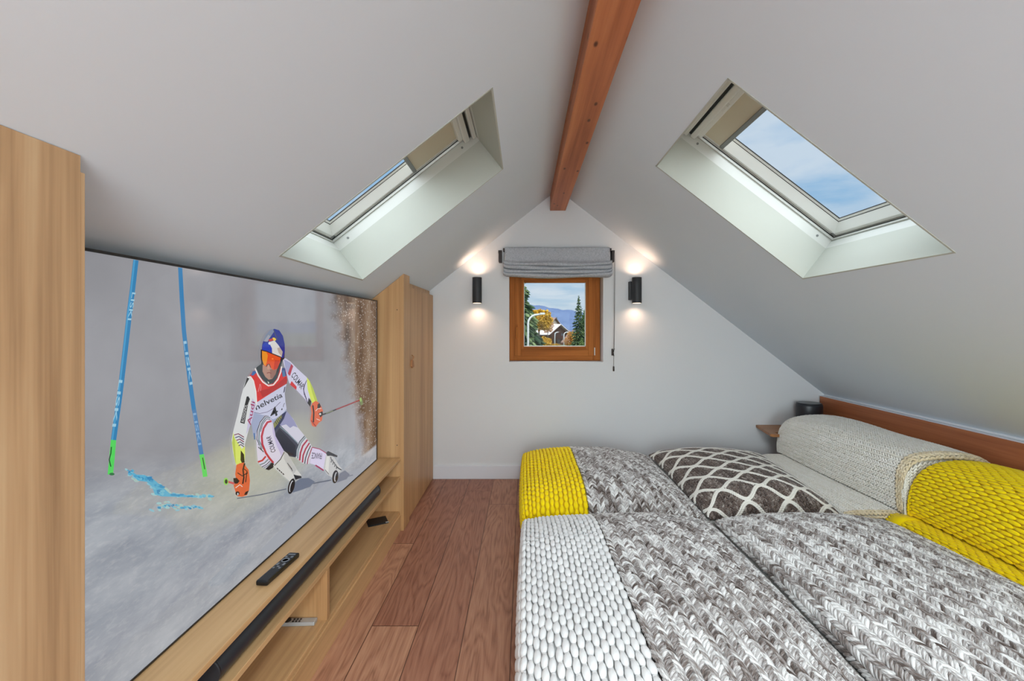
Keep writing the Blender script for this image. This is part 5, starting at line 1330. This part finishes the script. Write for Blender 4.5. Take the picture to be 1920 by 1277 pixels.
def street_lamp(x, y, top, reach, label, rr=.13):
    root = empty('street_lamp', (x, y, GZ), label, 'street lamp')
    pts = [(x, y, GZ), (x, y, top - reach * .75)]
    for k in range(1, 9):
        a = k / 8 * math.pi / 2
        pts.append((x + reach * .7 * (1 - math.cos(a)), y, top - reach * .75 + reach * .7 * math.sin(a)))
    pts.append((x + reach, y, top))
    b = B(); b.tube(pts, rr, 8); b.build('post', M['post'], root)
    b = B(); b.box(x + reach - .05, x + reach + reach * .3, y - .12, y + .12, top - .03, top + .08, .02); b.build('lamp_head', M['post'], root)
street_lamp(.25, 24, 1.97, .72, 'pale curved street lamp in front of the large dark spruce', .055)
street_lamp(9.5, 130, -.35, 1.0, 'pale street lamp in front of the left half of the chalet', .14)
street_lamp(11.3, 120, -.2, 1.2, 'pale street lamp in front of the right half of the chalet', .14)

def house(x, y, z0, w, dpt, wall_h, ridge_h, rot, label, wallm, roofm, wins):
    """gable end along local x (width w), ridge along local y (depth dpt)"""
    Mx = Matrix.Translation((x, y, z0)) @ Matrix.Rotation(R(rot), 4, 'Z')
    root = empty('chalet', (x, y, z0), label, 'house')
    b = B(); b.prism([(-w / 2, 0, 0), (w / 2, 0, 0), (w / 2, 0, wall_h), (0, 0, ridge_h), (-w / 2, 0, wall_h)], (0, dpt, 0)); b.bm.transform(Mx); b.build('walls', wallm, root)
    b = B(); ov = 1.3; t = .25; sl = (ridge_h - wall_h) / (w / 2)
    for s in (-1, 1):
        e = w / 2 + ov; ze = ridge_h - sl * e
        b.prism([(0, -ov, ridge_h + t), (s * e, -ov, ze + t), (s * e, -ov, ze), (0, -ov, ridge_h)], (0, dpt + 2 * ov, 0))
    b.bm.transform(Mx); b.build('roof', roofm, root)
    for wx, wz, ww, wh in wins:
        b = B(); b.box(wx - ww / 2, wx + ww / 2, -.06, .02, wz, wz + wh); b.bm.transform(Mx); f = b.build('window', plain('house window', (60, 66, 74), .2) if 'hw' not in M else M['hw'], root); M['hw'] = bpy.data.materials['house window']
    if wins:
        b = B(); b.box(-w / 2, w / 2, -1.2, 0, wall_h * .48, wall_h * .50); b.box(-w / 2, w / 2, -1.2, -1.1, wall_h * .48, wall_h * .66)
        b.bm.transform(Mx); b.build('balcony', wallm, root)
M['chal'] = wood('weathered chalet boards', 'z', (74, 44, 30), (54, 32, 22), (38, 23, 17), .9, .1, spec=.08)
M['roofw'] = plain('frosted roof shingles', (150, 142, 140), .8, var=.12, vs=.4)
M['roofb'] = plain('brown shingle roof', (96, 70, 60), .8, var=.2, vs=.4)
M['render'] = plain('pale house render', (150, 138, 130), .9)
house(12.1, 148, GZ, 8.4, 11.5, 4.3, 7.0, 38, 'dark timber chalet with a pale frosted roof in the window view', M['chal'], M['roofw'], [(-2, .8, 1, 1.1), (0, .8, 1, 1.1), (2, .8, 1, 1.1), (-1.6, 3.1, .9, 1), (1.6, 3.1, .9, 1)])
house(13.2, 190, -1.2, 9.0, 9, 4.0, 6.4, 62, 'distant house with a brown roof just above the frosted roof', M['render'], M['roofb'], [])
house(15.6, 128, GZ, 2.4, 4.0, 2.7, 4.0, 20, 'small rust roofed hut at the right of the dark chalet', M['chal'], M['roofb'], [])
# pale square tower behind the yellow tree
root = empty('tower', (10.7, 262, 0), 'pale square tower on the hill behind the yellow tree', 'tower')
b = B(); b.box(9.2, 12.2, 260, 263, GZ, 9.5, .1); b.build('walls', plain('pale tower stone', (168, 150, 142), .9), root)
b = B()
for x in (9.2, 10.4, 11.6): b.box(x, x + .6, 260, 263, 9.5, 10.6)
b.prism([(12.2, 260, GZ), (14.2, 260, GZ), (14.2, 260, 3.0), (12.2, 260, 6.0)], (0, 3, 0)); b.build('battlements', plain('pale tower stone top', (172, 154, 146), .9), root)
# ground and hills
m, nt, bs = new_mat('meadow grass')
L(nt, ramp(nt, noise(nt, coords(nt), .15, 4), [(.35, lin((58, 66, 34))), (.65, lin((86, 84, 44)))]), bs.inputs['Base Color']); bs.inputs['Roughness'].default_value = .95
b = B(); b.face([(-400, 5, GZ), (400, 5, GZ), (400, 420, GZ), (-400, 420, GZ)])
o = b.build('meadow_ground', m); o['kind'] = 'structure'
def hills():
    bm = bmesh.new(); rows = []
    xs = np.linspace(-700, 700, 240); ys = np.linspace(420, 1300, 26)
    for j, y in enumerate(ys):
        row = []
        for x in xs:
            a = (x / y)                                    # along the skyline
            ridge = 41 + 6 * math.sin(a * 9 + 1.2) - 170 * max(0, a - .055) ** 1.0 + 3 * math.sin(a * 70) * .4 + 2 * math.sin(a * 37 + 2)
            ridge = max(ridge, 14 + 4 * math.sin(a * 20))
            t = (y - 420) / 480
            h = ridge * min(1, t) ** 1.1 if t < 1 else ridge * (1 - .5 * (t - 1))
            row.append(bm.verts.new((x, y, GZ + h + 5.0 * min(1, t) + 1.2 * math.sin(x * .21 + y * .13) * min(1, t))))
        rows.append(row)
    for j in range(len(rows) - 1):
        for i in range(len(xs) - 1): bm.faces.new((rows[j][i], rows[j][i + 1], rows[j + 1][i + 1], rows[j + 1][i])).smooth = True
    b = B(); b.bm = bm; return b
m, nt, bs = new_mat('forested hills with painted haze')  # aerial haze is put into this blue surface colour
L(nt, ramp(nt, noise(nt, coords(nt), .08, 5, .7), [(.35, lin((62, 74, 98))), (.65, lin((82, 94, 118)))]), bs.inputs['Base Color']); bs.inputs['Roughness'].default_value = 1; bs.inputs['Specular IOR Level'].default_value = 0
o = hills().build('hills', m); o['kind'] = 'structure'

# ------------------------------------------------------------------ sky, sun, added fill lights, camera
w = bpy.data.worlds.new('sky'); bpy.context.scene.world = w; w.use_nodes = True
nt = w.node_tree; bg = nt.nodes['Background']
tc = nt.nodes.new('ShaderNodeTexCoord'); sp = nt.nodes.new('ShaderNodeSeparateXYZ'); L(nt, tc.outputs['Generated'], sp.inputs[0])
zc_ = mth(nt, 'MAXIMUM', sp.outputs[2], .0)
base = ramp(nt, zc_, [(0.0, lin((206, 216, 226))), (.06, lin((178, 204, 226))), (.3, lin((128, 178, 222))), (1.0, lin((110, 164, 218)))])
# cloud deck: project the direction on a plane overhead
dz = mth(nt, 'ADD', zc_, .12)
cv = nt.nodes.new('ShaderNodeCombineXYZ'); L(nt, mth(nt, 'DIVIDE', sp.outputs[0], dz), cv.inputs[0]); L(nt, mth(nt, 'DIVIDE', sp.outputs[1], dz), cv.inputs[1])
n = noise(nt, cv.outputs[0], 1.6, 6, .55, .3)
# more cloud towards +x
n = mth(nt, 'ADD', n, mth(nt, 'MULTIPLY', sp.outputs[0], .22))
cl = ramp(nt, n, [(.40, (0, 0, 0, 1)), (.66, (1, 1, 1, 1))])
c = mixc(nt, mth(nt, 'MULTIPLY', cl, .72), base, lin((222, 229, 238)))
L(nt, c, bg.inputs[0]); bg.inputs[1].default_value = 1.0

def sun(name, rot, angle, strength, col):
    ld = bpy.data.lights.new(name, 'SUN'); ld.energy = strength; ld.angle = R(angle); ld.color = col
    o = bpy.data.objects.new(name, ld); COL.objects.link(o); o.rotation_euler = tuple(R(a) for a in rot); o.location = (0, -1, 6)
sun('daylight', (30, 0, 0), 150, 12.5, (.93, .97, 1.0))
# added fill light at the invented balcony door, brightens the room
ld = bpy.data.lights.new('door_fill', 'AREA'); ld.shape = 'RECTANGLE'; ld.size = 1.45; ld.size_y = 1.45; ld.energy = 44; ld.color = (.80, .955, 1.0)
o = bpy.data.objects.new('door_fill', ld); COL.objects.link(o); o.location = (.3, FLOOR_Y0 + .02, .85); o.rotation_euler = (R(90), 0, 0)


# unseen fill light added under the ridge to brighten beds and floor
ld = bpy.data.lights.new('ridge_fill', 'AREA'); ld.shape = 'RECTANGLE'; ld.size = .4; ld.size_y = 1.3; ld.energy = 68; ld.color = (.87, .965, 1.0)
o = bpy.data.objects.new('ridge_fill', ld); COL.objects.link(o); o.location = (.28, -1.0, 2.17)
cam = bpy.data.cameras.new('camera'); co = bpy.data.objects.new('camera', cam); COL.objects.link(co)
co.location = (0, 0, 1.25); co.rotation_euler = (R(90), 0, 0)
cam.sensor_width = 36; cam.lens = 15.0; cam.shift_x = -22 / 1920; cam.shift_y = -25.5 / 1920; cam.clip_start = .05; cam.clip_end = 3000
sc = bpy.context.scene; sc.camera = co
sc.view_settings.view_transform = 'Standard'; sc.view_settings.look = 'None'; sc.view_settings.gamma = 1.0; sc.view_settings.use_curve_mapping = False
sc.view_settings.exposure = 0.0
sc.cycles.use_denoising = True; sc.cycles.max_bounces = 10; sc.cycles.diffuse_bounces = 6; sc.cycles.transparent_max_bounces = 8
sc.cycles.sample_clamp_indirect = 6.0; sc.cycles.caustics_reflective = False; sc.cycles.caustics_refractive = False
